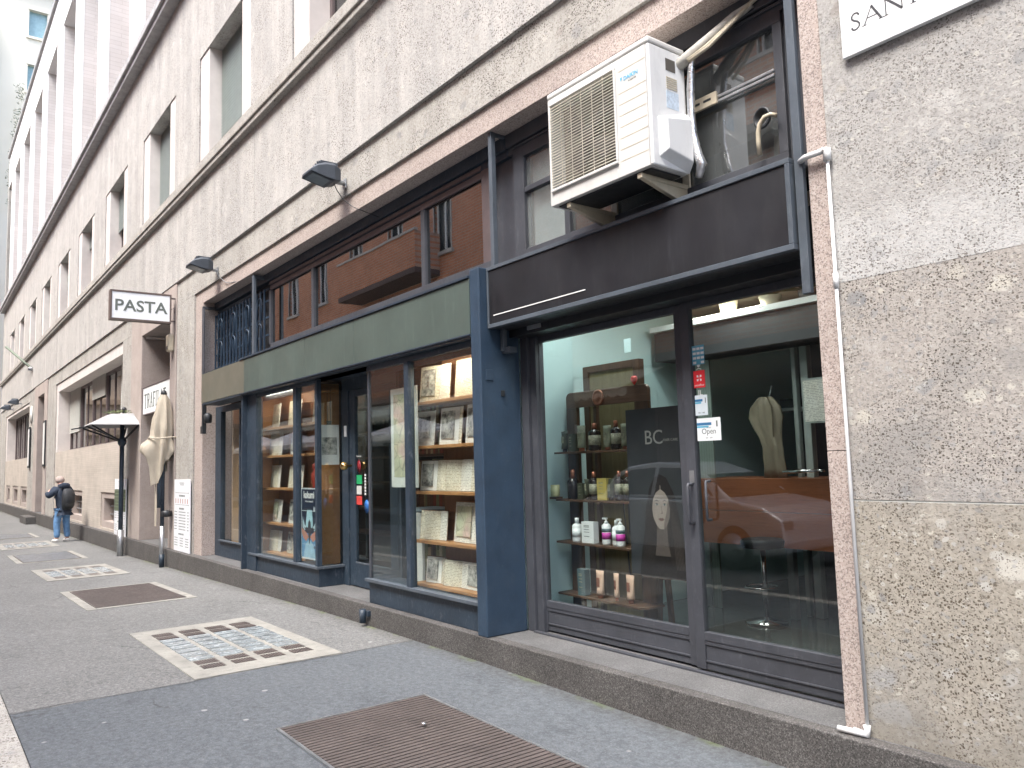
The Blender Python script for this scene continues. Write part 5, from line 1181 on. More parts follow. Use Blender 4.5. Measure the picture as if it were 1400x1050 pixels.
# products
PG = 'hair products on the salon stand'
darkp = plain('dark_olive_tube', (.06,.065,.045), .35, var=.2, scale=30); silver = plain('greenish_silver_tube', (.22,.24,.17), .35, var=.2, scale=40)
amber = plain('black_amber_bottle', (.022,.016,.014), .2); cop = plain('copper_cap', (.38,.15,.09), .3, .5); whitep = plain('white_bottle', (.72,.74,.74), .35, var=.03)
peach = plain('peach_tube', (.60,.40,.30), .45, var=.05); mag = plain('magenta_label', (.45,.04,.30), .5); glab = plain('grey_gold_label', (.25,.25,.18), .5, var=.6, scale=90); tealb = plain('slate_teal_box', (.08,.12,.13), .5)
def prod(kind, x, z, w, h, label, y=.80):
    nm, ct = {'tube': ('product_tube', 'tube'), 'bottle': ('product_bottle', 'bottle'), 'pump': ('pump_bottle', 'bottle'), 'box': ('product_box', 'box'), 'spray': ('spray_can', 'can')}[kind.split('_')[0]]
    t = thing(nm, label, ct, (x,y,z), PG); k = kind.split('_'); col = {'dark': darkp, 'silver': silver, 'amber': amber, 'white': whitep, 'peach': peach, 'teal': tealb, 'mag': whitep, 'yellow': plain('yellow_box', (.45,.36,.10), .5)}[k[1]]
    if k[0] == 'tube':
        rings = []; n = 14; cap = h*.13
        for q in range(6):
            u_ = q/5; rx = w*.34+(w*.5-w*.34)*u_; ry = w*.34*(1-u_)+.003
            rings.append([(x+rx*math.cos(2*PI*i/n), y+ry*math.sin(2*PI*i/n), z+cap+(h-cap)*u_) for i in range(n)])
        MB().loft(rings).build('body', col, t); MB().lathe([(w*.24,0),(w*.24,cap*.95),(w*.18,cap)], (x,y,z), 12).build('cap', cop if k[1] in ('silver', 'peach') else amber, t)
        MB().box(x-w*.18,x+w*.18,y-w*.30,y-w*.285,z+h*.42,z+h*.75).build('label', glab if k[1] != 'peach' else cop, t)
    elif k[0] == 'bottle':
        MB().lathe([(w*.46,0),(w*.5,.01),(w*.5,h*.66),(w*.42,h*.72),(w*.2,h*.77),(w*.18,h*.80)], (x,y,z), 16).build('body', col, t)
        MB().lathe([(w*.22,h*.79),(w*.20,h*.99),(w*.12,h)], (x,y,z), 12).build('cap', cop if k[1] != 'white' else whitep, t)
        MB().lathe([(w*.505,h*.2),(w*.505,h*.56)], (x,y,z), 16).build('label', glab if k[1] != 'white' else whitep, t)
    elif k[0] == 'pump':
        MB().lathe([(w*.46,0),(w*.5,.01),(w*.5,h*.70),(w*.3,h*.78)], (x,y,z), 16).build('body', col, t); MB().lathe([(w*.22,h*.78),(w*.22,h*.86),(w*.08,h*.87),(w*.08,h*.95)], (x,y,z), 10).box(x-w*.5,x+w*.16,y-w*.1,y+w*.1,z+h*.93,z+h).build('pump', whitep, t)
        MB().lathe([(w*.507,h*.20),(w*.507,h*.45)], (x,y,z), 16).build('label', mag, t); MB().lathe([(w*.507,h*.47),(w*.507,h*.60)], (x,y,z), 16).build('label', tealb, t)
    elif k[0] == 'box':
        MB().box(x-w/2,x+w/2,y-.03,y+.03,z,z+h).build('carton', col, t, bevel=.002); lb = MB()
        for q in (.8,.74,.62,.5,.3): lb.box(x-w*.3,x+w*.15,y-.0315,y-.03,z+h*q,z+h*(q+.03))
        lb.build('print', MT['greyink'] if k[1] == 'white' else glab, t)
    else:
        MB().lathe([(w*.5,0),(w*.5,h*.6),(w*.3,h*.7),(w*.25,h*.72)], (x,y,z), 16).build('body', col, t); MB().lathe([(w*.2,h*.72),(w*.2,h*.95),(w*.1,h)], (x,y,z), 10).build('cap', cop, t)
    return t
z1, z2, z3, z4 = 1.6655, 1.2625, .9055, .4725
TS = ' on the top product shelf'; 
for a in (('tube_dark',-5.19,z1,.085,.175,'stubby dark tube, leftmost'+TS),('box_dark',-5.08,z1,.055,.15,'slim dark box, second'+TS),('tube_silver',-4.97,z1,.105,.215,'broad silvery green tube, third'+TS),('bottle_amber',-4.81,z1,.105,.225,'wide black bottle with copper cap, fourth'+TS),('tube_silver',-4.66,z1,.095,.20,'silvery green tube between two black bottles'+TS),('bottle_amber',-4.56,z1,.085,.235,'slim black bottle with a tall copper cap'+TS),('tube_silver',-4.46,z1,.09,.205,'silvery green tube beside the dark poster'+TS),('tube_silver',-4.385,z1,.06,.19,'narrow silvery green tube, rightmost'+TS)): prod(*a)
TS = ' on the second product shelf'
for a in (('spray_amber',-5.10,z2,.10,.25,'black bottle with a long copper nozzle, leftmost'+TS),('box_dark',-4.985,z2,.06,.135,'low dark box, second'+TS),('tube_dark',-4.93,z2,.055,.17,'slim dark tube, third'+TS),('bottle_amber',-4.84,z2,.085,.23,'tall black bottle, left of the yellow box'+TS),('box_yellow',-4.72,z2,.11,.175,'yellow and brown box'+TS),('tube_dark',-4.645,z2,.08,.17,'dark tube right of the yellow box'+TS),('bottle_amber',-4.545,z2,.075,.235,'black bottle with copper cap, left of the last pair'+TS),('bottle_amber',-4.455,z2,.08,.235,'black bottle with copper cap, rightmost'+TS)): prod(*a)
TS = ' on the third product shelf'
for a in (('bottle_white',-5.07,z3,.085,.20,'plain white bottle, leftmost'+TS),('box_white',-4.91,z3,.145,.175,'white carton'+TS),('pump_mag',-4.715,z3,.075,.215,'white pump bottle with magenta print beside the carton'+TS),('bottle_white',-4.60,z3,.07,.20,'plain white bottle behind the last pump bottle'+TS)): prod(*a)
prod('pump_mag',-4.52,z3,.075,.215,'white pump bottle with magenta print, rightmost'+TS,.765)
TS = ' on the lowest product shelf'
for a in (('box_teal',-5.0,z4,.09,.215,'dark slate box, leftmost'+TS),('tube_peach',-4.80,z4,.095,.22,'broad peach tube, first of three'+TS),('tube_peach',-4.615,z4,.06,.215,'narrow peach tube, middle of three'+TS),('tube_peach',-4.46,z4,.09,.215,'broad peach tube, last of three'+TS)): prod(*a, **{'y': .79})
t = thing('candle_jar', 'pale yellow candle jar on the wall ledge left of the stand', 'candle', (-5.31,.74,1.27)); MB().lathe([(.035,0),(.04,.01),(.04,.10),(.036,.10)], (-5.262,.735,1.283), 14).build('jar', plain('pale_yellow_wax', (.50,.50,.28), .4), t)
one(MB().box(-5.30,-5.22,.70,.78,1.262,1.282), 'wall_ledge', MT['brownwood'], 'small dark ledge on the pale wall under the candle jar', 'ledge', (-5.26,.74,1.27))

# ------------------------------------------------------------------ portrait poster
t = thing('portrait_poster', 'tall black poster with BC monogram and a long-haired woman, behind the fixed pane', 'poster', (-4.07,.70,.72))
px0, px1, pz0, pz1, y = -4.345, -3.79, .725, 1.965, .70
MB().box(px0,px1,y,y+.012,pz0,pz1).build('sheet', plain('poster_black', (.034,.037,.042), .45, var=.2, scale=3, bump=0), t)
def flat(nm, col, pts, dy): return MB().add([(a,y-dy,b) for a,b in pts],[tuple(range(len(pts)))]).build(nm, plain(nm+'_tone', col, .6, var=.12, scale=22, bump=0), t)
cx, cz = -4.02, 1.235
def ell(cx, cz, rx, rz, a0=0, a1=2*PI, n=26, fn=lambda a: 1): return [(cx+rx*math.cos(a0+(a1-a0)*i/n)*fn(a0+(a1-a0)*i/n), cz+rz*math.sin(a0+(a1-a0)*i/n)) for i in range(n)]
flat('long_hair', (.012,.009,.0085), [(cx-.06,cz+.21),(cx,cz+.235),(cx+.06,cz+.21),(cx+.125,cz+.10),(cx+.175,cz-.10),(cx+.215,cz-.33),(cx+.235,cz-.52),(cx-.24,cz-.52),(cx-.21,cz-.33),(cx-.155,cz-.12),(cx-.12,cz+.08)], .001)
flat('neck', (.09,.07,.062), [(cx-.045,cz-.08),(cx+.045,cz-.08),(cx+.055,cz-.24),(cx+.09,cz-.36),(cx-.09,cz-.36),(cx-.055,cz-.24)], .002)
face = [(cx+.095*s_*k_, cz+zz) for s_, arr in ((1, ((.0,.155),(.55,.15),(.9,.10),(1,.03),(.97,-.03),(.80,-.09),(.5,-.14),(.2,-.165))), (-1, ((.2,-.165),(.5,-.14),(.80,-.09),(.97,-.03),(1,.03),(.9,.10),(.55,.15)))) for k_, zz in arr]
flat('face', (.30,.25,.22), face, .003)
flat('cheek_shade', (.15,.12,.105), [(cx+.095,cz+.04),(cx+.092,cz-.03),(cx+.076,cz-.09),(cx+.047,cz-.14),(cx+.02,cz-.163),(cx+.028,cz-.11),(cx+.045,cz-.06),(cx+.060,cz-.01),(cx+.068,cz+.05)], .0034)
for s_ in (-1,1):
    flat('eyebrow', (.035,.025,.022), [(cx+s_*.014,cz+.036),(cx+s_*.04,cz+.048),(cx+s_*.064,cz+.036),(cx+s_*.04,cz+.041)], .004)
    flat('eye', (.34,.35,.34), ell(cx+s_*.037,cz+.014,.018,.0075), .004); flat('iris', (.05,.07,.07), ell(cx+s_*.037,cz+.014,.0075,.0078), .0045)
    flat('eyelid', (.05,.035,.03), [(cx+s_*.017,cz+.013),(cx+s_*.037,cz+.026),(cx+s_*.058,cz+.015),(cx+s_*.037,cz+.0205)], .0048)
    flat('hair_lock', (.018,.013,.012), [(cx,cz+.185),(cx+s_*.05,cz+.165),(cx+s_*.083,cz+.10),(cx+s_*.088,cz-.02),(cx+s_*.075,cz-.15),(cx+s_*.13,cz-.36),(cx+s_*.17,cz-.2),(cx+s_*.14,cz+.05),(cx+s_*.09,cz+.18)] if False else [(cx+s_*.001,cz+.205),(cx+s_*.004,cz+.125),(cx+s_*.044,cz+.100),(cx+s_*.074,cz+.055),(cx+s_*.087,cz-.015),(cx+s_*.080,cz-.08),(cx+s_*.052,cz-.150),(cx+s_*.055,cz-.25),(cx+s_*.085,cz-.42),(cx+s_*.20,cz-.44),(cx+s_*.155,cz-.05),(cx+s_*.11,cz+.13),(cx+s_*.06,cz+.205)], .0038)
flat('nose_shade', (.17,.13,.115), [(cx+.004,cz+.02),(cx+.012,cz-.03),(cx+.018,cz-.052),(cx-.014,cz-.056),(cx+.006,cz-.046)], .004)
flat('lips', (.15,.075,.07), [(cx-.032,cz-.092),(cx-.010,cz-.083),(cx,cz-.087),(cx+.010,cz-.083),(cx+.032,cz-.092),(cx+.012,cz-.106),(cx-.012,cz-.106)], .004)
flat('mouth_line', (.10,.05,.045), [(cx-.030,cz-.092),(cx,cz-.0905),(cx+.030,cz-.092),(cx,cz-.094)], .0045)
for k in range(9):
    xx = cx+.09+.014*k; flat('hair_shine', (.06,.045,.04), [(xx,cz+.02-.03*k),(xx+.003,cz+.02-.03*k),(xx+.045,cz-.45),(xx+.038,cz-.45)], .0042)
lt = MB(); text_into(lt, 'BC', .15, facing(-4.065, y-.001, 1.695), 0, .0006); text_into(lt, 'HAIR CARE', .028, facing(-3.90, y-.001, 1.712), 0, .0004)
lt.build('monogram', plain('dim_silver_lettering', (.32,.32,.30), .4), t)
# chair behind the poster
t = thing('wooden_chair', 'brown wooden chair half hidden below the portrait poster', 'chair', (-4.55,1.3,.2)); qx = -.5
MB().box(-4.3+qx,-3.85+qx,1.1,1.5,.62,.66).build('seat', MT['brownwood'], t, bevel=.006)
for a_, b_ in ((-4.27,1.13),(-3.88,1.13),(-4.27,1.47),(-3.88,1.47)): MB().bar((a_+qx,b_,.62),(a_+qx+(.03 if a_ > -4 else -.03),b_,.2), .035, .035).build('leg', MT['brownwood'], t)
MB().box(-4.28+qx,-3.87+qx,1.46,1.49,.66,.95).build('backrest', MT['brownwood'], t, bevel=.006)

# ------------------------------------------------------------------ salon interior on the right
Cn = thing('reception_counter', 'floating red-brown wooden counter front inside the salon', 'counter', (-4.2,2.2,.2))
MB().box(-4.95,-3.2,2.18,2.24,1.10,1.385).box(-4.95,-3.2,2.18,2.24,.80,1.095).build('front_board', MT['redwood'], Cn, bevel=.003); MB().box(-4.95,-3.2,2.24,2.75,1.36,1.385).build('worktop', MT['redwood'], Cn); MB().box(-4.05,-3.99,2.26,2.32,.2,1.36).box(-4.93,-4.87,2.26,2.32,.2,1.36).build('leg', MT['steel'], Cn)
t = thing('bar_stool', 'chrome and black bar stool in front of the counter', 'stool', (-4.1,2.0,.2))
MB().lathe([(.17,0),(.17,.015),(.03,.03),(.022,.05)], (-4.1,2.0,.2), 20).lathe([(.022,0),(.022,.6)], (-4.1,2.0,.24), 12).build('base', MT['chrome'], t); MB().lathe([(.05,0),(.17,.02),(.18,.07),(.16,.09)], (-4.1,2.0,.80), 20).build('seat', MT['black'], t); MB().tube([(-4.1+.13*math.cos(a), 1.95+.13*math.sin(a), .50) for a in [2*PI*k/16 for k in range(17)]], .01, 6, cap=False).build('footrest', MT['chrome'], t)
t = thing('partition_frame', 'pale metal door frame standing inside the salon behind the sliding door', 'frame', (-4.3,2.6,.2))
pm = plain('grey_green_aluminium', (.36,.40,.38), .4)
MB().box(-5.0,-3.86,2.45,2.52,2.60,2.69).box(-3.93,-3.86,2.45,2.52,.2,2.60).box(-5.08,-5.0,2.45,2.52,.2,2.69).box(-4.03,-3.99,2.47,2.52,.2,2.56).box(-5.0,-4.03,2.47,2.52,2.52,2.56).build('frame', pm, t, bevel=.003)
t = thing('high_shelf', 'white high shelf above the pale metal frame inside the salon', 'shelf', (-4.2,2.2,2.8)); MB().box(-5.25,-3.2,2.0,2.5,2.80,2.85).build('board', MT['white'], t); MB().box(-5.25,-3.2,2.06,2.44,2.52,2.795).build('bulkhead', MT['black'], t)
MB().box(-4.75,-4.0,2.05,2.15,2.852,2.868).build('light_strip', (lambda n_: (n_.bsdf((.8,.8,.75), .5, emit=(1,.95,.82), es=3.5)))(NT('lit_led_strip')), t)
def pot(x, yy, w_, h_, label, col, leaf):
    t = thing('potted_plant', label, 'plant', (x,yy,2.87), 'potted plants on the high shelf')
    MB().lathe([(w_*.36,0),(w_*.5,h_),(w_*.44,h_),(w_*.4,h_*.8)], (x,yy,2.868), 16).build('pot', plain('pot_glaze_%d' % int(w_*100), col, .5), t)
    lf = MB(); r_ = random.Random(int(x*100))
    for i in range(26):
        a = r_.random()*6.3; ln = r_.uniform(.5,1)*leaf; d_ = Vector((math.cos(a), math.sin(a)*.7, 0)); up = r_.uniform(.3,1.1)
        p0 = Vector((x,yy,2.86+h_)); pts = [p0+d_*ln*u_+Vector((0,0,ln*up*u_*(1-.55*u_))) for u_ in (0,.35,.7,1)]; s_ = d_.cross(Vector((0,0,1)))*leaf*.10
        lf.add([pts[0],pts[1]+s_,pts[2]+s_*1.1,pts[3],pts[2]-s_*1.1,pts[1]-s_], [(0,1,2,3,4,5)])
    lf.build('foliage', plain('house_plant_green', (.04,.11,.03), .5, var=.4, scale=20), t)
pot(-4.42,2.15,.19,.16,'plant in a cream pot with a chevron, on the high shelf', (.62,.56,.42), .30); pot(-3.98,2.15,.20,.08,'spiky plant in a low cream dish on the high shelf', (.58,.52,.40), .26); pot(-3.72,2.3,.16,.10,'dark leafy plant at the right end of the high shelf', (.2,.2,.2), .30)
t = thing('hairdressing_cape', 'beige hairdressing cape hanging in folds behind the counter', 'cape', (-4.25,2.4,1.4))
rings = []
for i in range(9):
    z = 2.10-.09*i; w_ = (.05,.13,.15,.12,.09,.08,.085,.09,.10)[i]; rings.append([(-4.22+(.0,-.02,-.02,.0,.03,.05,.05,.06,.06)[i]+w_*math.cos(a)*(1+.25*math.sin(5*a+i*.3)), 2.34+.05*math.sin(a)*(1+.5*math.sin(7*a)), z) for a in [2*PI*k/28 for k in range(28)]])
MB().loft(rings).build('cloth', plain('beige_nylon', (.24,.20,.14), .6, bump=.4, bs=20), t); MB().tube([(-4.22,2.40,2.10),(-4.22,2.44,2.2)], .01, 6).build('hook', MT['steel'], t)
t = thing('framed_price_list', 'white price list in a thin frame hung right of the pale metal frame', 'price list', (-3.73,2.3,1.85))
MB().box(-3.83,-3.50,2.30,2.315,1.84,2.22).build('frame', pm, t); MB().box(-3.815,-3.515,2.296,2.30,1.855,2.205).build('sheet', MT['page_w'], t)
t = thing('back_shelf', 'dim shelf with dark bottles and boxes deep inside the salon', 'shelf', (-4.4,3.4,1.9)); MB().box(-5.1,-3.9,3.3,3.6,2.02,2.05).build('board', MT['steel'], t)
bb = thing('dark_case', 'dark flat case lying on the deep salon shelf', 'case', (-4.5,3.4,2.05)); MB().box(-4.75,-4.25,3.32,3.55,2.051,2.14).build('case', MT['black'], bb, bevel=.01)
t = thing('towel_rail', 'short steel rail at the end of the counter', 'rail', (-3.7,2.1,1.42)); MB().tube([(-3.95,2.14,1.44),(-3.62,2.14,1.45)], .014, 8).lathe([(.03,0),(.03,.02)], (-3.60,2.14,1.44), 12).build('rail', MT['chrome'], t)
t = thing('column_mirror', 'pale green ribbed strip panel near the door stickers inside the salon', 'panel', (-4.95,2.0,.2)); MB().box(-5.02,-4.78,2.28,2.30,.2,2.5).build('panel', slatted('ribbed_pale_panel', (.26,.31,.28), .03, .3, .6, 0, .5), t)
# stickers on the sliding door
ys = .4765
sb = sticker(-3.473,-3.372,2.205,2.335,(.10,.36,.50),'sticker','blue grid of small card logos',sd,ys); lt = MB(); rr = random.Random(2)
for i in range(3):
    for j in range(4):
        if (i, j) != (1, 0): lt.box(-3.466+.033*i,-3.440+.033*i,ys-.0022,ys-.0015,2.212+.031*j,2.228+.031*j)
lt.build('logo_tile', MT['white'], sb)
sr = sticker(-3.470,-3.375,2.05,2.165,(.70,.03,.04),'sticker','red rounded square sticker with a white flower',sd,ys)
fm = MB()
for k in range(4): a = k*PI/2+PI/4; fm.add([(-3.4225+.006*math.cos(a),ys-.002,2.115+.006*math.sin(a)),(-3.4225+.022*math.cos(a+.45),ys-.002,2.115+.022*math.sin(a+.45)),(-3.4225+.028*math.cos(a),ys-.002,2.115+.028*math.sin(a)),(-3.4225+.022*math.cos(a-.45),ys-.002,2.115+.022*math.sin(a-.45))],[(0,1,2,3)])
text_into(fm, 'uncoiffeur', .020, facing(-3.4225, ys-.002, 2.062), 0, .0003); fm.build('emblem', MT['white'], sr)
lt = MB(); lt.lathe([(.012,0),(.012,.001)],(0,0,0),12); lt.xform(Matrix.Translation((-3.425,ys,2.20)) @ Matrix.Rotation(PI/2,4,'X')); lt.tube([(-3.445,ys-.001,2.172),(-3.425,ys-.001,2.182),(-3.403,ys-.001,2.172)], .003, 5); text_into(lt, 'JL', .05, facing(-3.42, ys-.001, 2.0), 0, .0004); lt.build('etched_mark', MT['white'], sd)
def card(x0, x1, z0, z1, lb, big):
    s_ = sticker(x0,x1,z0,z1,(.62,.68,.72) if not big else (.74,.76,.77),'sticker',lb,sd,ys); w_ = x1-x0; h_ = z1-z0
    MB().box(x0,x0+w_*.62,ys-.002,ys-.0015,z0+h_*.68,z0+h_*.80).build('stripe', plain('deep_blue_stripe_%d' % big, (.03,.16,.34), .5), s_); MB().box(x0,x0+w_*.5,ys-.002,ys-.0015,z0+h_*.58,z0+h_*.66).build('stripe', plain('cyan_stripe_%d' % big, (.10,.42,.58), .5), s_)
    lt = MB()
    if big: text_into(lt, 'Open', .052, facing((x0+x1)/2, ys-.002, z0+h_*.30), 0, .0004); text_into(lt, 'we are', .013, facing((x0+x1)/2, ys-.002, z0+h_*.55), 0, .0003)
    text_into(lt, 'lun - sab', .016, facing((x0+x1)/2, ys-.002, z0+h_*.10), 0, .0003); lt.box(x0+w_*.82,x0+w_*.88,ys-.002,ys-.0015,z0+h_*.6,z0+h_*.86)
    lt.build('lettering', MT['greyink'], s_)
card(-3.468,-3.365,1.865,2.00,'pale blue opening-hours card',0); card(-3.462,-3.268,1.695,1.845,'white card reading Open',1)
# fill lamps added under the ceiling to brighten the salon
fillm = NT('ceiling_fill_emitter').bsdf((.8,.8,.8), .5, emit=(.93,1,.97), es=FILL_LAMP)
for i, (x, y_, lb) in enumerate(((-4.75,.75,'added flat fill lamp above the product stand'), (-4.4,1.7,'added flat fill lamp deeper inside the salon'), (-3.6,1.3,'added flat fill lamp right behind the sliding door')) ):
    t = thing('fill_ceiling_lamp', lb, 'lamp', (x,y_,3.0), 'added ceiling fill lamps'); MB().box(x-.3,x+.3,y_-.1,y_+.1,3.02,3.05).build('housing', MT['white'], t); MB().box(x-.28,x+.28,y_-.08,y_+.08,3.012,3.019).build('diffuser', fillm, t)
fillw = NT('warm_fill_emitter').bsdf((.8,.8,.8), .5, emit=(1,.88,.70), es=FILL_LAMP*2.1)  # warm fill strips added to brighten the book displays
for x, lb in ((-6.1,'added warm fill strip above the right bookshop window'), (-10.3,'added warm fill strip above the left bookshop window')):
    t = thing('fill_strip_lamp', lb, 'lamp', (x,.22,2.6), 'added fill strips in the bookshop windows'); MB().box(x-.5,x+.5,.17,.23,2.615,2.64).build('housing', MT['white'], t); MB().box(x-.48,x+.48,.175,.225,2.607,2.614).build('diffuser', fillw, t)
# ------------------------------------------------------------------ street side opposite (seen in the glass)
YB = -12.2
MT['brick'] = bricks('orange_red_brick', (.46,.185,.10), (.54,.25,.145), (.42,.34,.28), .40, .115, .018, .85, .3)
F = thing('brick_building', 'orange brick apartment house mirrored in the shop windows', 'building', (-20, YB, 0))
def fp(mb, nm, m, parent=None, **k): return mb.build(nm, m, parent or F, **k)
win = []
for fl, (za, zb) in enumerate(((6.2, 8.2), (10.0, 12.2), (13.6, 15.6))):
    x = -58.0; i = 0
    while x < 12:
        win.append((x, x+1.25, za, zb)); x += 3.9; i += 1
m = MB(); zs = [4.2, 6.2, 8.2, 10.0, 12.2, 13.6, 15.6, 17.0]
for k in range(len(zs)-1):
    za, zb = zs[k], zs[k+1]; row = [w_ for w_ in win if abs(w_[2]-za) < .01]
    if not row: m.box(-62, 14, YB-.4, YB, za, zb); continue
    x = -62
    for w_ in row: m.box(x, w_[0], YB-.4, YB, za, zb); x = w_[1]
    m.box(x, 14, YB-.4, YB, za, zb)
fp(m, 'wall', MT['brick'])
fp(MB().box(-62, 14, YB-.4, YB-.02, -.3, 4.2), 'shopfront_wall', plain('dark_ground_floor_wall', (.13,.11,.10), .7, var=.3, scale=.5))
fp(MB().box(-62, 14, YB-.1, YB+.25, 4.2, 4.5).box(-62, 14, YB-.2, YB+.35, 17.0, 17.4), 'cornice', plain('brown_stone_cornice', (.20,.15,.13), .8))
for (xa, xb, za, zb) in win:
    if xb < -48 or xa > 0: continue
    w_ = fp(MB().box(xa-.06, xa, YB-.05, YB+.03, za, zb).box(xb, xb+.06, YB-.05, YB+.03, za, zb).box(xa-.15, xb+.15, YB-.1, YB+.12, za-.14, za).box(xa-.06, xb+.06, YB-.05, YB+.03, zb, zb+.12), 'window', plain('w', (.42,.40,.37), .7) if 'wfr' not in MT else MT['wfr']); MT.setdefault('wfr', w_.data.materials[0])
    fp(MB().box(xa, xb, YB-.22, YB-.2, za, zb), 'pane', MT.setdefault('wpane', plain('dark_window_pane', (.035,.045,.05), .15)), w_)
    fp(MB().box(xa, xa+.06, YB-.2, YB-.14, za, zb).box((xa+xb)/2-.04, (xa+xb)/2+.04, YB-.2, YB-.14, za, zb).box(xb-.06, xb, YB-.2, YB-.14, za, zb), 'frame', MT['white'], w_)
for (x0, x1, z) in ((-33.4, -26.4, 9.1), (-14, -6, 9.1)):
    b_ = fp(MB().box(x0, x1, YB+.01, YB+1.2, z, z+.22), 'balcony', MT.setdefault('balc', plain('dark_brown_balcony_slab', (.10,.075,.07), .8)))
    fp(MB().box(x0, x1, YB+1.08, YB+1.18, z+.22, z+1.7).box(x0, x0+.1, YB+.01, YB+1.08, z+.22, z+1.7).box(x1-.1, x1, YB+.01, YB+1.08, z+.22, z+1.7), 'parapet', MT['brick'], b_)
    fp(MB().box(x0-.05, x1+.05, YB+1.05, YB+1.22, z+1.7, z+1.8), 'coping', MT['wfr'], b_)
# shop openings on the far side
for x in range(-44, 8, 5):
    w_ = fp(MB().box(x, x+3.6, YB-.019, YB+.02, .3, .5).box(x, x+.1, YB-.019, YB+.02, .5, 3.4).box(x+3.5, x+3.6, YB-.019, YB+.02, .5, 3.4).box(x, x+3.6, YB-.019, YB+.02, 3.4, 3.6), 'shop_window', MT['brownmetal']); fp(MB().box(x+.1, x+3.5, YB-.018, YB-.005, .5, 3.4), 'pane', MT['wpane'], w_)
# parasols over the cafe tables opposite
cw = plain('white_parasol_cloth', (.85,.845,.82), .8, var=.04)
def parasol(x, y, z, w, label, rz):
    t = thing('parasol', label, 'parasol', (0,0,0), 'open parasols across the street')
    MB().tube([(0,0,0),(0,0,z+.55)], .03, 8).build('pole', MT['steel'], t); b_ = MB(); b_.box(-.3,.3,-.3,.3,.0,.06); b_.build('base', MT['granite'], t)
    c = MB(); h_ = w/2; c.add([(-h_,-h_,z),(h_,-h_,z),(h_,h_,z),(-h_,h_,z),(0,0,z+.62),(-h_,-h_,z-.18),(h_,-h_,z-.18),(h_,h_,z-.18),(-h_,h_,z-.18),(0,0,z+.60)], [(0,1,4),(1,2,4),(2,3,4),(3,0,4),(0,1,6,5),(1,2,7,6),(2,3,8,7),(3,0,5,8)]); c.build('canopy', cw, t)
    rb_ = MB()
    for a_, b2 in ((-h_,-h_),(h_,-h_),(h_,h_),(-h_,h_)): rb_.bar((0,0,z+.2),(a_*.6,b2*.6,z+.20), .02, .02)
    rb_.build('ribs', MT['steel'], t)
    t.location = (x,y,0); t.rotation_euler.z = rz; return t
p1 = parasol(-23.3,-9.7,2.55,3.2,'white parasol mirrored in the left pane of the right bookshop window',.1)
for x, y_, lb in ((-19.2,-9.8,'white parasol mirrored among the books of the right bookshop window'), (-34.5,-9.7,'white parasol mirrored in the left bookshop window, nearer one'), (-30.6,-9.9,'white parasol mirrored beside the mullion of the left bookshop window'), (-38.8,-9.8,'white parasol mirrored at the edge of the left bookshop window')): dup(p1, (x,y_,0), lb, rz=.1)
# scalloped awning above them
t = thing('shop_awning', 'long cream awning with a scalloped edge across the street', 'awning', (-28,YB,3.6))
MB().add([(-42,YB+.05,4.15),(-15,YB+.05,4.15),(-15,YB+2.0,3.45),(-42,YB+2.0,3.45),(-42,YB+.05,4.12),(-15,YB+.05,4.12),(-15,YB+2.0,3.42),(-42,YB+2.0,3.42)], [(0,1,2,3),(4,7,6,5),(0,4,5,1),(3,2,6,7),(0,3,7,4),(1,5,6,2)]).build('cloth', plain('cream_awning_cloth', (.55,.56,.46), .8), t)
sc = MB(); x = -42
while x < -15: sc.add([(x,YB+2.0,3.45),(x+.36,YB+2.0,3.45),(x+.36,YB+2.0,3.30),(x+.27,YB+2.0,3.24),(x+.18,YB+2.0,3.22),(x+.09,YB+2.0,3.24),(x,YB+2.0,3.30)], [tuple(range(7))]); x += .36
sc.build('scalloped_edge', plain('awning_fringe', (.50,.50,.42), .8), t)

# ------------------------------------------------------------------ parked car (seen in the salon glass)
car = thing('parked_car', 'silver grey hatchback parked at the kerb, mirrored in the salon glass', 'car', (-8.6,-6.2,-.14))
cp = plain('silver_car_paint', (.68,.71,.74), .2, .1, var=.03, bump=0, coat=.6); cx0 = -11.2; zb = -.14
MT['carglass'] = plain('dark_car_glass', (.02,.025,.03), .08)
prof = [(0,.38),(.02,.75),(.10,1.00),(.35,1.08),(.55,1.40),(.95,1.60),(1.60,1.67),(2.40,1.62),(3.0,1.42),(3.45,1.10),(4.05,.98),(4.38,.80),(4.42,.45),(4.38,.30),(3.95,.22),(.45,.22),(.05,.28)]
body = [(0,.38),(.02,.75),(.10,1.00),(.50,1.07),(1.0,1.05),(2.0,1.03),(3.0,1.03),(3.45,1.06),(4.05,.95),(4.38,.78),(4.42,.45),(4.38,.30),(3.95,.24),(.45,.24),(.05,.28)]
def cprism(poly, yf, tuck): # rounded section: side slabs inset near top and bottom
    rings = []
    for s_, k_ in ((-1,.0),(-.93,.03),(-.5,.05),(.5,.05),(.93,.03),(1,0)):
        ring = []
        for x, z in poly:
            ring.append((cx0+x, -6.2+s_*yf, zb+z))
        rings.append(ring)
    return MB().loft(rings, sm=False)
cprism(body, .90, 0).build('body', cp, car, bevel=.05)
roof = [(.50,1.055),(.70,1.42),(1.05,1.58),(1.70,1.655),(2.30,1.62),(2.85,1.44),(3.42,1.06)]
rf = MB(); n = len(roof)
v = []
for x, z in roof:
    ins = .10 + .22*max(0, (z-1.05)/.6); v.append((cx0+x, -6.2-.90+ins, zb+z)); v.append((cx0+x, -6.2+.90-ins, zb+z))
rf.add(v, [tuple(range(0,2*n,2)), tuple(range(1,2*n,2))] + [(2*i,2*i+1,2*i+3,2*i+2) for i in range(n-1)])
rf.build('cabin', cp, car, bevel=.03)
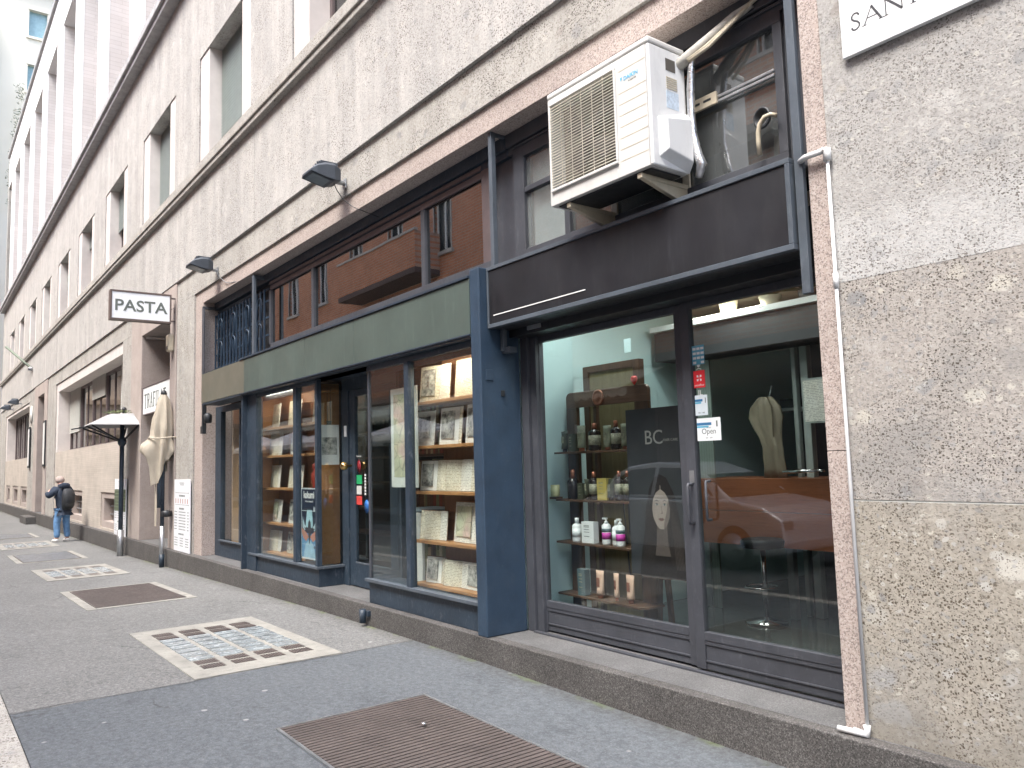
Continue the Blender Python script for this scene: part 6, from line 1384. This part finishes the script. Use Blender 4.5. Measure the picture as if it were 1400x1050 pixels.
for s_ in (-1,1):
    def wq(a, b, nm='side_window'):
        pts = []
        for x, z in a: ins = .10+.22*max(0, (z-1.05)/.6)-.008; pts.append((cx0+x, -6.2+s_*(.90-ins), zb+z))
        MB().add(pts, [tuple(range(len(pts)))]).build(nm, MT['carglass'], car)
    wq([(.95,1.09),(1.72,1.09),(1.72,1.56),(1.15,1.52),(.88,1.40)], 0); wq([(1.80,1.09),(3.12,1.09),(2.78,1.38),(2.35,1.54),(1.80,1.56)], 0)
    MB().lathe([(.02,0),(.10,.03),(.11,.10),(.06,.15)], (0,0,0), 12, sx=1.2, sy=.7).xform(Matrix.Translation((cx0+3.05,-6.2+s_*.98,zb+1.02))).build('wing_mirror', cp, car)
    for xw in (.85, 3.55):
        wh = MB().lathe([(.02,-.11),(.20,-.11),(.32,-.10),(.34,-.06),(.34,.06),(.32,.10),(.2,.11),(.02,.11)], (0,0,0), 24); wh.xform(Matrix.Translation((cx0+xw,-6.2+s_*.82,zb+.34)) @ Matrix.Rotation(PI/2,4,'X')); w_ = wh.build('wheel', MT['black'], car)
        hb = MB().lathe([(.01,.0),(.20,.0),(.22,.02)], (0,0,0), 20); hb.xform(Matrix.Translation((cx0+xw,-6.2+s_*.935,zb+.34)) @ Matrix.Rotation(-s_*PI/2,4,'X')); hb.build('rim', MT['steel'], car if False else w_)
    MB().box(cx0+4.22,cx0+4.40,-6.2+s_*.62,-6.2+s_*.86,zb+.62,zb+.76).build('headlight', MT['lens'], car, bevel=.02); MB().box(cx0+1.9,cx0+2.1,-6.2+s_*.905,-6.2+s_*.92,zb+.9,zb+.93).build('door_handle', cp, car)
MB().add([(cx0+2.87,-6.2-.62,zb+1.435),(cx0+2.87,-6.2+.62,zb+1.435),(cx0+3.41,-6.2+.76,zb+1.08),(cx0+3.41,-6.2-.76,zb+1.08)], [(0,1,2,3)]).build('windscreen', MT['carglass'], car)

# ------------------------------------------------------------------ far end of the street
G = thing('cream_building', 'tall overexposed cream apartment house rising behind the far end', 'building', (-62,-3,0))
cm = plain('cream_render', (.72,.68,.58), .8, var=.04, scale=.3)
rows = [5+3.95*i for i in range(10)]
m = MB(); 
wz = [(33.2-1.9-3.9*k, 33.2-3.9*k) for k in range(-1, 8)]; wy = (-14.2,-10.4,-6.6,-2.6,1.55,5.6)
zc = 44
levels = sorted(wz, reverse=True)
for za, zb_ in levels:
    m.box(-72,-60,-18,12,zb_,zc); y_ = -18
    for q in wy: m.box(-60.4,-60,y_,q,za,zb_); y_ = q+1.08
    m.box(-60.4,-60,y_,12,za,zb_); m.box(-72,-60.4,-18,12,za,zb_); zc = za
m.box(-72,-60,-18,12,-.4,zc); m.build('wall', cm, G)
for za, zb_ in levels:
    for q in wy:
        w_ = MB().box(-60.02,-59.88,q-.15,q+1.23,za-.16,za).box(-60.02,-59.95,q-.1,q,za,zb_).box(-60.02,-59.95,q+1.08,q+1.18,za,zb_).box(-60.02,-59.92,q-.1,q+1.18,zb_,zb_+.14).build('window', cm, G)
        MB().box(-60.3,-60.25,q,q+1.08,za,zb_).build('pane', MT.setdefault('skypane', plain('pale_blue_window_pane', (.28,.42,.46), .15)), w_)
MB().box(-60,-59.6,-18,12,34.6,34.9).box(-60,-59.3,-18,12,44,44.4).build('cornice', cm, G)
t = thing('beige_corner_building', 'beige building with banded stonework at the far left edge', 'building', (-58,-20,0))
m = MB(); m.box(-70,-58.5,-26,-1.2,0,33); m.build('wall', plain('sandy_render', (.62,.50,.38), .85, var=.06, scale=.5), t)
m = MB()
for k in range(1, 16): m.box(-58.5,-58.25,-26,-1.05,k*2.05,k*2.05+.35)
m.build('string_course', plain('darker_sandy_band', (.50,.38,.27), .85), t)
m = MB()
for k in range(8):
    w_ = MB().box(-58.5,-58.42,-2.6,-1.9,2.5+3.9*k,4.6+3.9*k).build('window', MT['wpane'], t)
# balcony with plants high on the cream house
t = thing('balcony_plants', 'straggly green plants on the balconies behind the white parapet', 'plant', (-59,.6,20))
lf = MB(); r_ = random.Random(9)
for i in range(420):
    zz = r_.uniform(19,27.5); p = Vector((-59.4+r_.gauss(0,.2), .75+.055*(zz-19)+r_.gauss(0,.16)+.12*math.sin(zz*2), zz)); M_ = Matrix.Translation(p) @ Matrix.Rotation(r_.random()*6.3,4,'X') @ Matrix.Rotation(r_.random()*6.3,4,'Z')
    lf.add([M_ @ Vector(q) for q in ((-.12,0,0),(0,-.05,0),(.12,0,0),(0,.05,0))], [(0,1,2,3)])
lf.build('foliage', plain('pale_leaf_green', (.20,.24,.15), .7, var=.3), t)
MB().tube([(-59.4,.7,18),(-59.4,.9,22)], .02, 6).build('stem', MT['brownwood'], t)
# ------------------------------------------------------------------ light, sky, camera
w = D.worlds.new("World"); SC.world = w; w.use_nodes = True; nt = w.node_tree
bg = nt.nodes['Background']; sky = nt.nodes.new('ShaderNodeTexSky'); sky.sky_type = 'NISHITA'; sky.sun_disc = False
SUN_EL = math.radians(60); SUN_AZ = math.radians(162)      # azimuth clockwise from +Y
sky.sun_elevation = SUN_EL; sky.sun_rotation = SUN_AZ; sky.air_density = 1.0; sky.dust_density = 4.0; sky.ozone_density = .6
hs = nt.nodes.new('ShaderNodeHueSaturation'); hs.inputs['Saturation'].default_value = 1.0
nt.links.new(sky.outputs[0], hs.inputs['Color']); nt.links.new(hs.outputs[0], bg.inputs[0]); bg.inputs[1].default_value = .15
L = D.lights.new('sun', 'SUN'); L.energy = 1.3; L.angle = math.radians(25); L.color = (.955, .995, 1)
lo = D.objects.new('sun', L); COL.objects.link(lo)
dirv = Vector((math.sin(SUN_AZ)*math.cos(SUN_EL), math.cos(SUN_AZ)*math.cos(SUN_EL), math.sin(SUN_EL)))
lo.rotation_euler = dirv.to_track_quat('Z', 'Y').to_euler(); lo.location = (0, -6, 30)

cam = D.cameras.new('camera'); co = D.objects.new('camera', cam); COL.objects.link(co)
cam.sensor_width = 36; cam.sensor_fit = 'HORIZONTAL'; cam.lens = 36*1078.3/1400; cam.clip_end = 2000; cam.clip_start = .05
yaw, pit, rol = 0.9208407, 0.09725709, -0.02971328
f = Vector((-math.sin(yaw)*math.cos(pit), math.cos(yaw)*math.cos(pit), math.sin(pit)))
r0 = Vector((math.cos(yaw), math.sin(yaw), 0)); u0 = r0.cross(f)
r = math.cos(rol)*r0 + math.sin(rol)*u0; u = -math.sin(rol)*r0 + math.cos(rol)*u0
M = Matrix((r, u, -f)).transposed().to_4x4(); M.translation = (0, -3.7, 1.6); co.matrix_world = M
SC.camera = co
SC.render.engine = 'CYCLES'
SC.view_settings.view_transform = 'Standard'; SC.view_settings.look = 'None'; SC.view_settings.gamma = 1
SC.view_settings.exposure = EXPOSURE
SC.cycles.max_bounces = 10; SC.cycles.transparent_max_bounces = 24; SC.cycles.glossy_bounces = 5; SC.cycles.diffuse_bounces = 4
for ob in COL.objects:
    if '_o' in ob: del ob['_o']
